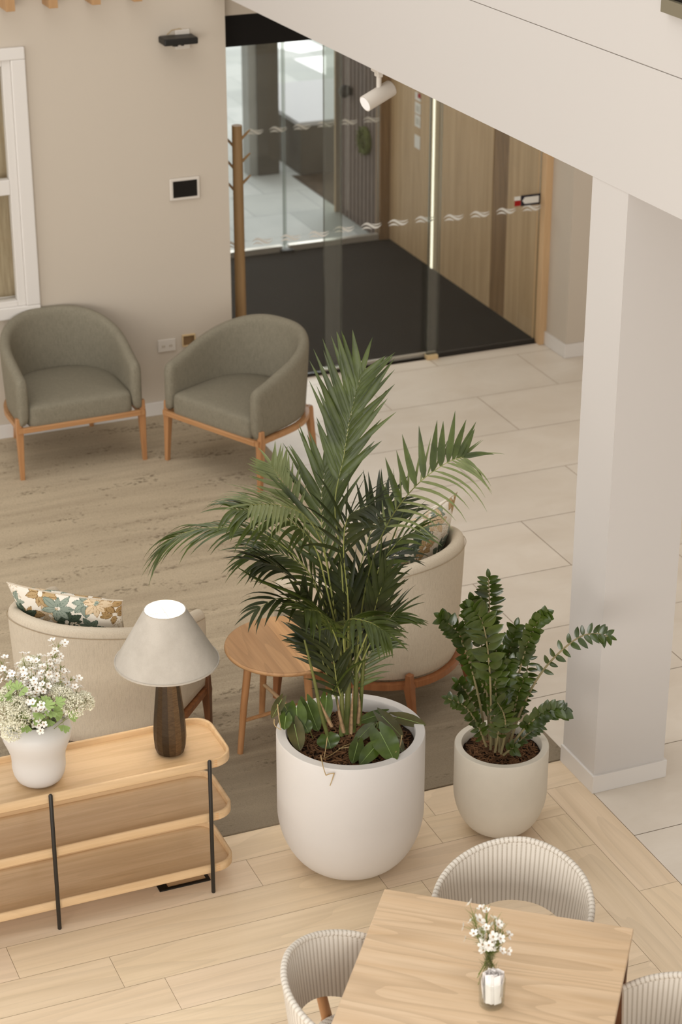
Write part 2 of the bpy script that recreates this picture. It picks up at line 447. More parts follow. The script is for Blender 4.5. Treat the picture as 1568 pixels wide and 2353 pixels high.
# oak floor: every plank its own shade
m = MB(); rr = random.Random(3)
def plank(x0, y0, x1, y1, along):
    g = .0007; z = 0.0
    k = rr.uniform(.96, 1.025); col = (k, k*rr.uniform(.985, 1.0), k*rr.uniform(.95, 1.0))
    ou, ov = rr.uniform(0, 40), rr.uniform(0, 40)
    vs = [(x0+g, y0+g, z), (x1-g, y0+g, z), (x1-g, y1-g, z), (x0+g, y1-g, z)]
    if along == 'x': uv = [(ou, ov), (ou+x1-x0, ov), (ou+x1-x0, ov+y1-y0), (ou, ov+y1-y0)]
    else: uv = [(ou, ov), (ou, ov+x1-x0), (ou+y1-y0, ov+x1-x0), (ou+y1-y0, ov)]
    m.add(vs, [(0, 1, 2, 3)], [uv], col)
rows = [7.11, 6.915, 6.71, 6.495]
while rows[-1] > 2.2: rows.append(rows[-1]-.208)
joints = {0: [3.31, 1.9, .4], 1: [2.432, 3.25, .9], 2: [1.35, 2.9, .1], 3: [1.708, 3.05, .2]}
for i in range(len(rows)-1):
    xr = 4.03 if i == 0 else (3.845 if i == 1 else 3.655)
    js = sorted(joints.get(i, [rr.uniform(-.5, .6), rr.uniform(1.0, 2.0), rr.uniform(2.4, 3.2)]))
    xs = [-1.5]+js+[xr]
    for a_, b_ in zip(xs, xs[1:]): plank(a_, rows[i+1], b_, rows[i], 'x')
def colplanks(x0, x1, ytop, js):
    ys = [ytop]+js+[2.0]
    for a_, b_ in zip(ys, ys[1:]): plank(x0, b_, x1, a_, 'y')
colplanks(3.655, 3.845, 6.71, [6.455, 5.3, 4.1, 3.0])
colplanks(3.845, 4.03, 6.915, [6.085, 4.9, 3.6])
struct(m.build('floor', 'oak_plank', smooth=False))
struct(MB().box((-3, 0, -.12), (12, 12.05, -.004)).build('floor_slab', 'seam', smooth=False))
# stone tiles
m = MB(); TX, TY = 1.2, .604
for j in range(-9, 8):
    y0 = 8.26+j*TY; y1 = y0+TY
    off = 4.43 if j % 2 == 0 else 5.025
    for i in range(-1, 5):
        x0 = off+i*TX; x1 = x0+TX
        lo = 4.03 if y0 < 7.05 else 4.075
        a_, b_ = max(x0, lo), min(x1, 9.4)
        c_, d_ = max(y0, 2.0), min(y1, 12.03 if True else y1)
        if b_-a_ < .01 or d_-c_ < .01: continue
        k = rr.uniform(.97, 1.02)
        m.add([(a_+.0018, c_+.0018, 0), (b_-.0018, c_+.0018, 0), (b_-.0018, d_-.0018, 0), (a_+.0018, d_-.0018, 0)], [(0, 1, 2, 3)], None, (k, k, k))
struct(m.build('floor_tiles', 'tile', smooth=False))
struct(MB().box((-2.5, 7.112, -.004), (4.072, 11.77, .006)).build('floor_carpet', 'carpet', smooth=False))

# lounge back wall with a window opening
m = MB()
wx0, wx1, wz0, wz1 = 1.5, 2.80, .85, 2.334
m.box((-2.5, YW, 0), (wx0, YG, 4.5)); m.box((wx1, YW, 0), (4.128, YG, 4.5))
m.box((wx0, YW, 0), (wx1, YG, wz0)); m.box((wx0, YW, wz1), (wx1, YG, 4.5))
m.box((4.128, YW+.1, 2.46), (6.5, YG, 2.85))
struct(m.build('wall_back', 'paint_beige', smooth=False))
wn = struct(thing('window_1', None, None, (2.15, YW, .85)))
m = MB()
L = lambda x, y, z: (x-2.15, y-YW, z-.85)
m.box(L(1.41, YW-.03, .775), L(2.895, YW, .85)); m.box(L(1.41, YW-.03, 2.334), L(2.895, YW, 2.405))
m.box(L(2.81, YW-.03, .85), L(2.895, YW, 2.334)); m.box(L(1.41, YW-.03, .85), L(1.5, YW, 2.334))
fo = m.build('window_frame', 'paint_white_trim', wn, False, bevel=.006)
m = MB()
m.box(L(2.76, YW-.012, .85), L(2.81, YW+.05, 2.334)); m.box(L(1.5, YW-.012, .85), L(2.76, YW+.05, .885)); m.box(L(1.5, YW-.012, 2.30), L(2.76, YW+.05, 2.334))
m.box(L(1.5, YW-.012, 1.54), L(2.76, YW+.05, 1.63)); m.box(L(1.5, YW-.012, .85), L(1.55, YW+.05, 2.334))
m.build('sash', 'paint_white_trim', wn, False, bevel=.004)
MB().box(L(1.55, YW+.02, .885), L(2.76, YW+.026, 2.30)).build('pane', 'glass_clear', wn, False)
bl = tag(MB().box((1.5, YW+.16, .86), (2.8, YW+.18, 2.33)).build('window_blind', 'linen_blind', smooth=False), 'tan linen blind hanging behind the white framed window at left edge', 'blind')
# baseboards
struct(MB().box((-2.5, YW-.015, .006), (4.128, YW, .095)).build('baseboard_back', 'paint_white_trim', smooth=False, bevel=.003))
struct(MB().box((4.128, YW-.015, 0), (4.143, YG-.02, .095)).build('baseboard_return', 'paint_white_trim', smooth=False))

# bulkhead: the void edge of the floor above
m = MB()
def slab(z0a, z0b, z1a, z1b, x0, x1, y0, y1):
    vs = [(x0, y0, z0a), (x1, y0, z0a), (x1, y1, z0b), (x0, y1, z0b), (x0, y0, z1a), (x1, y0, z1a), (x1, y1, z1b), (x0, y1, z1b)]
    m.add(vs, [(0, 3, 2, 1), (4, 5, 6, 7), (0, 1, 5, 4), (1, 2, 6, 5), (2, 3, 7, 6), (3, 0, 4, 7)])
def zb(y): return 2.734-(y-6.6)*.0172
def zg(y): return 3.248-(y-6.4)*.0195
ya, yb = 2.0, YG+.2
slab(zb(ya), zb(yb), zg(ya), zg(yb), XB, XB+.16, ya, yb)
bk = struct(m.build('wall_bulkhead', 'paint_white', smooth=False))
m = MB(); slab(zg(ya)+.004, zg(yb)+.004, 5.6, 5.6, XB, XB+.16, ya, yb)
struct(m.build('wall_bulkhead_upper', 'paint_white', smooth=False))
m = MB(); slab(zg(ya)-.002, zg(yb)-.002, zg(ya)+.006, zg(yb)+.006, XB+.006, XB+.15, ya, yb)
struct(m.build('trim_1', 'shadow_gap', smooth=False))
m = MB(); slab(zb(ya), zb(yb), zb(ya)+.2, zb(yb)+.2, XB+.16, 9.6, ya, yb)
struct(m.build('ceiling', 'paint_white', smooth=False))
# column with its skirting
struct(MB().box((XB+.002, 6.818, 0), (4.386, 7.104, zb(6.9)+.002)).build('wall_column', 'paint_white', smooth=False))
m = MB()
m.box((XB-.008, 6.805, 0), (4.398, 6.82, .088)); m.box((XB-.008, 6.82, 0), (XB+.004, 7.108, .088)); m.box((4.384, 6.82, 0), (4.398, 7.108, .088))
struct(m.build('baseboard_column', 'paint_white_trim', smooth=False, bevel=.002))
# dark framed opening high on the bulkhead
wn2 = struct(thing('window_2', None, None, (XB, 6.3, 3.47)))
m = MB()
m.box((-.03, -.6, 0), (0, .315, .05)); m.box((-.03, .265, .05), (0, .315, .9)); m.box((-.03, -.6, .05), (0, -.55, .9)); m.box((-.03, -.55, .85), (0, .265, .9))
m.build('window_frame', plain('olive_metal', (120, 112, 92), .5, .4), wn2, False)
MB().box((-.012, -.55, .05), (-.006, .265, .85)).build('pane', 'screen_black', wn2, False)

# walls right of the entrance
m = MB(); m.box((6.525, 11.70, 0), (9.6, 12.0, 2.9)); m.box((6.5, 11.70, 0), (6.525, 12.0, 2.9))
struct(m.build('wall_right_return', 'paint_beige', smooth=False))
m = MB(); m.box((6.485, 11.685, 0), (9.6, 11.70, .098)); m.box((6.485, 11.70, 0), (6.5, 12.0, .098))
struct(m.build('baseboard_right', 'paint_white_trim', smooth=False, bevel=.003))
struct(MB().box((9.5, 2, 0), (9.7, 12.05, 2.9)).build('wall_right', 'paint_beige', smooth=False))

# ================================================================== ENTRANCE LOBBY
struct(MB().box((6.448, 11.985, 0), (6.52, 12.10, 2.46)).build('trim_2', 'oak_jamb', smooth=False, bevel=.003))
struct(MB().box((4.0, YG-.01, -.01), (6.47, YO+.02, .004)).build('floor_mat_well', 'entrance_mat', smooth=False))
lw = struct(thing('wall_lobby_right', None, None, (6.47, 12.1, 0)))
m = MB()
for a_, b_ in ((0, .48), (.72, 1.60), (1.62, 2.54)): m.box((0, a_, 0), (.06, b_, 2.5))
m.build('panelling', 'oak_panel', lw, False)
m = MB(); m.box((.004, .48, 0), (.06, .72, 2.5)); m.box((.03, 1.60, 0), (.06, 1.62, 2.5)); m.build('dark_panel', 'oak_panel_dark', lw, False)
struct(MB().box((3.95, YG, 0), (4.128, YO, 2.5)).build('wall_lobby_left', 'paint_beige', smooth=False))
struct(MB().box((3.95, YG+.05, 2.46), (6.7, YO+.1, 2.6)).build('ceiling_lobby', 'paint_white', smooth=False))
tag(MB().box((6.462, 13.795, .005), (6.474, 13.815, 2.4)).build('led_strip', 'led_warm', smooth=False), 'glowing vertical light strip set into the oak lobby wall', 'light')
# inner door head
tag(MB().box((4.13, YG-.04, 2.238), (6.448, YG+.1, 2.458)).build('door_operator', 'dark_header', smooth=False, bevel=.004), 'long black door operator box above the inner glass screen', 'door operator')
# inner sliding glass screen: fixed panes and sliding leaves
def pane_thing(name, x0, x1, y, z0, z1, label, cat, mat='glass_clear', edges=True):
    o = thing(name, label, cat, ((x0+x1)/2, y, 0)); h = (x1-x0)/2
    MB().box((-h, -.005, z0), (h, .005, z1)).build('pane', mat, o, False)
    if edges:
        m = MB(); m.box((-h-.0022, -.006, z0), (-h+.0022, .006, z1)); m.box((h-.0022, -.006, z0), (h+.0022, .006, z1)); m.build('glass_edge', 'glass_edge', o, False)
    return o
gp1 = pane_thing('glass_panel', 4.135, 4.995, YG, .02, 2.238, 'fixed glass pane of the inner screen, next to the wooden coat rack', 'glass panel')
gp2 = pane_thing('glass_door', 4.885, 5.72, YG+.035, .03, 2.238, 'left sliding glass door leaf of the inner screen', 'glass door')
gp3 = pane_thing('glass_door', 5.62, 6.44, YG, .03, 2.238, 'right glass door leaf of the inner screen bearing the red and white sticker', 'glass door')
MB().box((-.055, -.012, .02), (.055, .012, 2.236)).build('overlap_strip', 'glass_fin', gp2, False, loc=(4.94-5.3025, -.01, 0))
MB().box((-.036, -.012, .02), (.036, .012, 2.236)).build('overlap_strip', 'glass_fin', gp3, False, loc=(5.648-6.03, -.01, 0))
MB().box((-.40, -.012, .0), (.40, .012, .03)).build('bottom_rail', 'steel', gp2, False)
MB().box((-.41, -.012, .0), (.41, .012, .03)).build('bottom_rail', 'black_metal', gp3, False)
MB().box((-.43, -.012, .0), (.43, .012, .02)).build('bottom_rail', 'black_metal', gp1, False)
MB().box((-.07, -.02, 0), (.07, .03, .03)).build('floor_guide', 'steel', gp2, False, loc=(4.93-5.3025, -.02, 0))
MB().box((-.04, -.02, 0), (.04, .03, .03)).build('floor_guide', 'brass', gp3, False, loc=(5.65-6.03, -.02, 0))
# outer glass screen
go1 = pane_thing('glass_door', 4.14, 5.58, YO, .05, 2.238, 'left glass leaf of the outer entrance facing the paving', 'glass door')
go2 = pane_thing('glass_door', 5.60, 6.38, YO, .05, 2.238, 'right glass leaf of the outer entrance beside the slatted cladding', 'glass door')
MB().box((-.72, -.02, 0), (.70, .03, .05)).build('bottom_rail', 'steel', go1, False)
MB().box((-.37, -.02, 0), (.39, .03, .05)).build('bottom_rail', 'steel', go2, False)
MB().box((-.007, -.012, .0), (.007, .012, 2.238)).build('stile', 'glass_edge', go1, False, loc=(.725, 0, 0))
MB().box((-.05, -.03, 0), (.05, .03, .03)).build('floor_guide', 'black_metal', go2, False, loc=(-.4, -.04, 0))
struct(MB().box((6.385, YO-.03, 0), (6.47, YO+.06, 2.46)).build('trim_3', 'oak_panel_dark', smooth=False))
struct(MB().box((4.0, YO-.05, 2.238), (6.47, YO+.08, 2.5)).build('trim_4', 'dark_header', smooth=False))

def swoosh(m, x, z, s, y, amp, w, ph, x0, x1):
    n = 18; top = []; bot = []
    for i in range(n+1):
        q = x0+(x1-x0)*i/n; zz = amp*math.sin(2*PI*q+ph); ww = w*math.sin(PI*i/n)**.7*(.55+.45*math.sin(PI*i/n))+.0004
        top.append((x+q*s, y, z+zz+ww)); bot.append((x+q*s, y, z+zz-ww))
    for yy in (0, -.0008):
        pass
    vs = top+bot; fs = [(i, i+1, n+2+i, n+1+i) for i in range(n)]
    m.add(vs, fs)
def wave_decal(x, z, y, scale, label, grp):
    m = MB()
    k = scale/.15
    swoosh(m, 0, 0, scale, 0, .017*k, .0095*k, PI, -.5, .5)
    swoosh(m, 0, -.021*k, scale, 0, .012*k, .0062*k, PI, -.46, .04)
    swoosh(m, 0, .013*k, scale, 0, .010*k, .0042*k, PI, .0, .48)
    o = m.build('wave_sticker', 'decal_white', smooth=False); o.location = (x, y, z)
    md = o.modifiers.new('solid', 'SOLIDIFY'); md.thickness = .0008
    tag(o, label, 'sticker', grp); return o
ORD = ['first', 'second', 'third', 'fourth', 'fifth', 'sixth', 'seventh', 'eighth', 'ninth', 'tenth', 'eleventh', 'twelfth']
first = None
for i in range(12):
    x = 6.378-.1935*i
    if first is None:
        first = wave_decal(x, .975, YG-.008, .15, 'white double wave mark in the nearer row across the glass screen', 'wave marks on the inner glass')
    else:
        o = first.copy(); COL.objects.link(o); o.location = (x, YG-.008 if i < 4 or i > 7 else YG+.028, .975)
    (o if i else first)['label'] = 'white double wave mark, %s from the right in the lower row on the inner glass' % ORD[i]
first = None
for i in range(6):
    x = 6.32-.1945*i
    if first is None:
        first = wave_decal(x, .978, YO-.008, .15, 'white double wave mark in the farther row on the outer glass', 'wave marks on the outer glass')
    else:
        o = first.copy(); COL.objects.link(o); o.location = (x, YO-.008, .978)
    (o if i else first)['label'] = 'white double wave mark, %s from the right in the upper row on the outer glass' % ORD[i]
# sticker on the right leaf
st = thing('door_sticker', 'red and white sticker with a dark framed arrow on the right glass leaf', 'sticker', (6.34, YG-.009, 1.03))
MB().box((-.093, -.0008, -.032), (-.048, .0008, .005)).build('red_square', 'decal_red', st, False)
MB().box((-.096, -.0008, .007), (-.05, .0008, .034)).build('white_square', 'decal_white', st, False)
MB().box((-.046, -.0008, -.036), (.1, .0008, .038)).build('dark_frame', 'decal_navy', st, False)
m = MB(); m.add([(-.036, -.0016, .001), (-.018, -.0016, .024), (.088, -.0016, .024), (.088, -.0016, -.022), (-.018, -.0016, -.022)], [(0, 4, 3, 2, 1)]); m.build('arrow', 'decal_white', st, False)
# notices on the lobby wall
for k, (z0, z1, mt, lb) in enumerate(((1.232, 1.29, 'decal_white', 'small red and white notice at the top of the row on the oak wall'), (1.13, 1.215, 'decal_white', 'white notice in the row on the oak wall, just under the red one'), (1.03, 1.12, 'decal_white', 'white notice in the row on the oak wall, third from the top'), (.865, .965, 'decal_white', 'lowest white notice in the row on the oak wall'))):
    o = thing('wall_notice', lb, 'notice', (6.466, 14.1, (z0+z1)/2)); h = (z1-z0)/2
    MB().box((0, -.05, -h), (.003, .05, h)).build('card', mt, o, False)
    if k == 0: MB().box((-.001, -.05, -h*.2), (.001, .0, h)).build('red_field', 'decal_red', o, False)
    elif k < 3:
        MB().box((-.001, -.03, -h*.6), (.001, .03, h*.5)).build('pictogram', 'steel', o, False)

# ================================================================== OUTSIDE
struct(MB().box((-25, YO+.02, -.1), (45, 70, -.002)).build('floor_paving', 'paving', smooth=False))
cl = struct(thing('wall_cladding', None, None, (6.40, 15.05, 0)))
m = MB(); m.box((.012, -.38, 0), (.2, .42, 2.6)); m.build('backing', 'cladding_gap', cl, False)
m = MB()
for i in range(10): m.box((-.012, -.37+i*.078, 0), (.014, -.37+i*.078+.056, 2.6))
m.build('slats', 'cladding', cl, False)
struct(MB().box((6.36, 15.47, 0), (6.60, 15.50, 2.6)).build('trim_5', 'oak_jamb', smooth=False))
o = thing('hanging_wreath', 'round green wreath hanging on the slatted cladding outside', 'wreath', (6.375, 14.9, .74))
m = MB(); m.tube([V((0, .085*math.cos(a), .085*math.sin(a))) for a in [2*PI*i/24 for i in range(25)]], .03, 10); m.build('ring', 'wreath_green', o)
m = MB(); rw = random.Random(2)
for i in range(130):
    a = rw.uniform(0, 2*PI); r = rw.uniform(.02, .12); c_ = V((-.02-rw.uniform(0, .02), r*math.cos(a), r*math.sin(a)))
    d = V((rw.uniform(-.3, .3), rw.uniform(-1, 1), rw.uniform(-1, 1))).normalized()*.02; e = V((.4, rw.uniform(-1, 1), rw.uniform(-1, 1))).normalized()*.006
    m.add([c_-d, c_+e, c_+d, c_-e], [(0, 1, 2, 3)])
m.build('foliage', 'wreath_green', o, False)
o = thing('round_wall_lamp', 'dark round lamp on the slatted cladding above the wreath', 'wall lamp', (6.38, 15.21, 1.07))
m = MB(); m.lathe([(.0, -.05), (.03, -.045), (.045, -.02), (.05, 0), (.045, .02), (.03, .045), (.0, .05)], 20); m.build('globe', 'black_plastic', o, loc=(-.05, 0, 0))
MB().box((-.02, -.03, -.03), (.012, .03, .03)).build('back_plate', 'black_metal', o, False)
o = thing('concrete_post', 'tall dark concrete post standing on the paving outside', 'post', (6.235, 16.83, 0))
MB().box((-.08, -.09, 0), (.115, .1, 3.2)).build('shaft', 'concrete', o, False, bevel=.006)
MB().box((-.155, -.06, 0), (-.08, .10, 3.2)).build('side_channel', 'concrete_light', o, False)
zt_ = onY(690, 280, 16.62).z
o = thing('concrete_planter', 'low concrete planter wall outside beyond the outer glass doors', 'planter wall', (8.05, 16.62, 0))
MB().box((-1.55, 0, 0), (1.55, 1.4, zt_-.04)).build('wall_block', 'concrete', o, False, bevel=.01)
MB().box((-1.57, -.02, zt_-.04), (1.57, 1.42, zt_)).build('lit_top', plain('lit_top_concrete', (176, 176, 176), .85, .2), o, False, bevel=.006)  # lit top of the wall put into the colour of a paler cap
tag(MB().add([(6.42, 15.52, .003), (9.5, 15.52, .003), (9.5, 16.61, .003), (6.50, 16.61, .003), (6.42, 16.64, .003)], [(0, 1, 2, 3, 4)]).build('planting_bed', 'planting_bed', smooth=False), 'dark planting bed at the foot of the concrete planter', 'planting bed')
for k, q in enumerate(([(625, 90), (700, 88), (749, 112), (690, 122), (626, 108)], [(676, 136), (749, 128), (749, 172)])):  # bright light on the paving, painted as flat white shapes
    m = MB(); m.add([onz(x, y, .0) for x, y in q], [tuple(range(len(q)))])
    tag(m.build('light_patch', 'painted_light', smooth=False), ['larger patch of light painted white far out on the paving', 'triangular patch of painted light on the paving, nearer than the larger one'][k], 'painted light')

# ================================================================== ON THE BACK WALL
o = thing('wall_tablet', 'white framed tablet with a black screen on the beige wall', 'tablet', (3.84, YW, 1.46))
MB().box((-.096, -.016, -.069), (.096, 0, .069)).build('bezel', 'white_plastic', o, False, bevel=.006)
MB().box((-.077, -.018, -.05), (.077, -.015, .052)).build('screen', 'screen_black', o, False)
o = thing('wall_sensor', 'flat black box on a white bracket high on the beige wall', 'sensor box', (3.81, YW, 2.37))
MB().box((-.105, -.13, -.012), (.105, -.01, .028)).build('housing', 'black_plastic', o, False, bevel=.008)
MB().box((.0, -.02, -.06), (.09, 0, .055)).build('bracket', 'white_plastic', o, False, bevel=.004)
m = MB(); m.tube([(-.05, -.01, .03), (-.02, -.012, .055), (.03, -.012, .06), (.07, -.01, .04)], .0025, 6); m.build('cable', 'dry_stem', o)
m = MB(); m.tube([(-.03, -.1, -.02), (-.03, -.1, -.008)], .018, 12); m.tube([(.015, -.1, -.02), (.015, -.1, -.008)], .01, 12); m.build('lens', 'screen_black', o)
o = thing('power_outlet', 'white double power outlet low on the wall between the grey armchairs', 'outlet', (3.69, YW, .463))
MB().box((-.058, -.009, -.04), (.058, 0, .042)).build('plate', 'white_plastic', o, False, bevel=.003)
m = MB()
for x in (-.028, .02): m.box((x-.004, -.0105, -.01), (x, -.009, .004)); m.box((x+.008, -.0105, -.01), (x+.012, -.009, .004))
m.build('sockets', 'stitch', o, False)
o = thing('wall_socket', 'brass edged recessed box in the wall half behind the right grey armchair', 'outlet', (3.832, YW, .482))
m = MB(); m.box((-.04, -.012, .028), (.045, 0, .036)); m.box((-.04, -.012, -.04), (.045, 0, -.034)); m.box((-.04, -.012, -.034), (-.034, 0, .028)); m.box((.039, -.012, -.034), (.045, 0, .028)); m.build('frame', 'brass', o, False)
MB().box((-.034, -.004, -.034), (.039, 0, .028)).build('cover', 'oak_panel_dark', o, False)
bt = None
lb = ['leftmost of the oak battens jutting from the top of the wall', 'second oak batten from the left at the top of the wall', 'third oak batten from the left at the top of the wall', 'oak batten nearest the glass entrance at the top of the wall']
for i, x in enumerate((2.80, 3.048, 3.30, 3.548)):
    if bt is None: o = bt = MB().box((-.026, -.16, 0), (.026, 0, .5)).build('ceiling_batten', 'oak_batten', smooth=False, bevel=.002)
    else: o = bt.copy(); COL.objects.link(o)
    o.location = (x-.002, YW-.002, 2.637); tag(o, lb[i], 'batten', 'oak battens above the wall')

# track spotlight under the bulkhead
sp_ = V((XB+.05, 9.36, zb(9.36)))
o = thing('track_spotlight', 'white cylinder spotlight hanging under the edge of the white bulkhead', 'spotlight', sp_)
m = MB(); m.box((-.02, -.03, -.03), (.02, .06, .0)); m.box((-.014, -.02, -.05), (.014, .03, -.03)); m.build('track_adapter', 'white_plastic', o, False, bevel=.004)
m = MB(); m.tube([(0, 0, -.045), (0, 0, -.125)], .013, 12); m.build('arm', 'white_plastic', o)
ax = (RT*-57 - UP*40 - FW*26).normalized(); cc = V((0.0, 0, -.132)) - UP*.01
m = MB(); m.tube([cc-ax*.084, cc-ax*.082, cc-ax*.077, cc+ax*.09], [.036, .039, .041, .041], 40); m.build('can', 'white_plastic', o, sharp=50)
m = MB(); m.tube([cc+ax*.0895, cc+ax*.0905], .036, 32); m.build('lamp_face', 'spot_face', o)

# coat rack
cr = V((4.235, 11.90, 0)); top = onY(553, 287, 11.90).z
o = thing('coat_rack', 'wooden tree coat rack with upward pegs in front of the glass screen', 'coat rack', cr)
m = MB(); m.tube([(0, 0, .02), (0, 0, .9), (0, 0, top)], [.037, .034, .032], 20); m.build('pole', 'rack_wood', o)
m = MB(); m.lathe([(0, 0), (.09, 0), (.09, .02), (0, .02)], 32); m.build('base', 'rack_wood', o)
for k, (zz, sg) in enumerate(((top-.10, -1), (top-.055, 1), (top-.24, -1), (top-.2, 1), (top-.38, -1), (top-.34, 1), (top-.30, .3))):
    d = (RT*sg + V((0, 0, 1.1)) - DH*(.25 if k % 2 else -.2)).normalized()
    m = MB(); s0 = V((RT.x*sg*.025, RT.y*sg*.025, zz-.03)); m.tube([s0, s0+d*.045, s0+d*.082], [.009, .008, .005], 8); m.build('peg', 'rack_wood', o)

# ================================================================== TUB ARMCHAIRS
def armchair(label, loc, face, fab, wx, wz, wd=.385, dp=.70, stitch=False, name='armchair', zr=.335):
    # local frame: +x right, -y is the way the chair faces, origin on the floor between the front legs
    rz = math.atan2(face.x, -face.y)
    o = thing(name, label, 'armchair', loc, rz)
    N = 34
    def path(u, off=0.0, shrink=0.0):      # u 0..1 around the U from left front to right front
        ww = wd-off; y_s = .26
        Ls = y_s; La = PI*.5*(ww+dp-y_s)
        tot = 2*Ls+La; s_ = u*tot
        if s_ < Ls: return V((-ww, s_, 0)), V((-1, 0, 0))
        if s_ > tot-Ls: return V((ww, tot-s_, 0)), V((1, 0, 0))
        a = PI*(s_-Ls)/La
        rx, ry = ww, dp-y_s-off
        e = .92
        ca, sa = math.cos(a), math.sin(a)
        p = V((-rx*abs(ca)**e*(1 if ca > 0 else -1), y_s+ry*abs(sa)**e, 0))
        nrm = V((-ca/rx, sa/ry, 0)).normalized()
        return p, nrm
    def ztop(u):
        k = min(1, min(u, 1-u)/.5)
        q = min(1, k/.92); return .628+.197*math.sin(q*PI/2)**1.25
    zbot = zr
    rings = []
    us = [0, .012]+[i/N for i in range(1, N)]+[.988, 1]
    for u in us:
        zt = ztop(u)
        P, n_ = path(u); th = .07
        if u in (0, 1): ins = .016
        else: ins = 0
        flare = .028*min(1, min(u, 1-u)/.3)
        def q(off, z):
            lean = (z-zbot)/(zt-zbot)
            y_in = 0.018 if ins else 0
            pp = P - n_*(off+ins*(1 if off < th/2 else -1)) + n_*(flare*lean*1.0 - flare*.6)
            if u == 0 or u == 1: pp = V((pp.x, pp.y-.0, 0))
            return V((pp.x, pp.y, z))
        tz = zt-(.02 if ins else 0)
        rings.append([q(0.004, zbot), q(0, zbot+.02), q(0, zbot+(zt-zbot)*.5), q(0.0, tz-.05), q(.004, tz-.018), q(.018, tz), q(th*.5, tz+.006), q(th-.016, tz), q(th-.002, tz-.02), q(th, tz-.06), q(th, zbot+.12), q(th, zbot+.01)])
    m = MB(); m.loops(rings, True, True); m.build('backrest', fab, o, sub=1)
    # seat cushion, flush with the arm fronts
    m = MB(); rings = []
    hw = wd-.060
    zs = [(zr-.02, .99, 0), (zr-.01, 1, 0), (.40, 1, 0), (.435, .995, .004), (.452, .97, .018), (.462, .90, .05), (.472, .6, .16), (.476, .25, .26)]
    def seatring(z, k, ins):
        r_ = []
        n = 36
        cy_ = .30
        for i in range(n):
            a = 2*PI*i/n; c_, s_ = math.cos(a), math.sin(a)
            if s_ < 0:  # front: squared
                e = .13
                x = hw*abs(c_)**e*(1 if c_ > 0 else -1); y = cy_+(cy_-.004)*abs(s_)**e*-1
            else:
                e = .8
                x = hw*abs(c_)**e*(1 if c_ > 0 else -1); y = cy_+(dp-.07-cy_)*abs(s_)**e
            r_.append(V((x*k, cy_+(y-cy_)*k, z)))
        return r_
    for z, k, ins in zs: rings.append(seatring(z, k, ins))
    m.loops(rings, True, True); m.build('seat', fab, o, sub=1)
    # wooden rail following the shell
    m = MB(); rings = []
    for i in range(0, 41):
        P, n_ = path(i/40)
        off = .010
        rings.append([V((*(P-n_*off).xy, zr)), V((*(P+n_*.008-n_*off*.3).xy, zr)), V((*(P+n_*.008-n_*off*.3).xy, zr-.03)), V((*(P-n_*.028).xy, zr-.03)), V((*(P-n_*.028).xy, zr))])
    m.loops(rings, True, True); m.build('side_rail', wx, o, sharp=60)
    m = MB(); m.box((-wd+.02, -.006, zr-.032), (wd-.02, .022, zr+.001)); m.build('front_rail', wx, o, False, bevel=.005)
    def leg(x, y, fx, fy, sx, sy, stub):
        m = MB(); zz = [0, zr*.45, zr*.8, zr-.02, zr, stub]
        rs = [.0125, .016, .0195, .022, .017, .015]
        rings = []
        for z, r in zip(zz, rs):
            k = 1-min(1, z/(zr-.015))
            c_ = V((x+(fx-x)*k, y+(fy-y)*k, z))
            if z > zr-.005: c_ += V((sx*.004, sy*.004, 0))
            rings.append([c_+V((dx*r, dy*r, 0)) for dx, dy in ((-1, -1), (1, -1), (1, 1), (-1, 1))])
        m.loops(rings, True, True); m.build('leg', wz, o, sharp=50, bevel=.003)
    for s_ in (-1, 1):
        leg(s_*(wd-.006), .035, s_*(wd-.002), .02, s_, 0, zr+.055)
        P, n_ = path(.5+s_*.135)
        leg(P.x+n_.x*.006, P.y+n_.y*.006, P.x+n_.x*.03, P.y+n_.y*.06, n_.x, n_.y, zr+(.05 if stitch else .001))
    if stitch:
        m = MB()
        m.tube([V((*(path(u)[0]+path(u)[1]*(.0+.011*min(1, min(u, 1-u)/.3))).xy, ztop(u)-.034)) for u in [.02+.96*i/60 for i in range(61)]], .0016, 5)
        m.build('seam', 'stitch', o)
    return o
armchair('grey fabric tub armchair on oak legs under the white framed window', (2.942, 11.09, 0), V((.02, -1, 0)).normalized(), 'fabric_grey', 'oak_warm_x', 'oak_warm_z', .382, .68)
armchair('grey fabric tub armchair turned sideways beside the glass entrance', (3.60, 10.71, 0), V((-.892, -.452, 0)), 'fabric_grey', 'oak_warm_x', 'oak_warm_z', .382, .68)
FL = V((.655, .755, 0)); FR_ = V((-.545, .84, 0))
CL_ = V((2.355, 8.245, 0)); CR_ = V((3.35, 8.36, 0))
armchair('cream linen tub armchair behind the table lamp and the oak console', CL_, FL, 'fabric_cream', 'walnut_x', 'walnut_z', .395, .72, True, zr=.245)
armchair('cream linen tub armchair behind the palm with its back to the camera', CR_, FR_, 'fabric_cream', 'cherry_z', 'cherry_z', .395, .74, True, zr=.215)

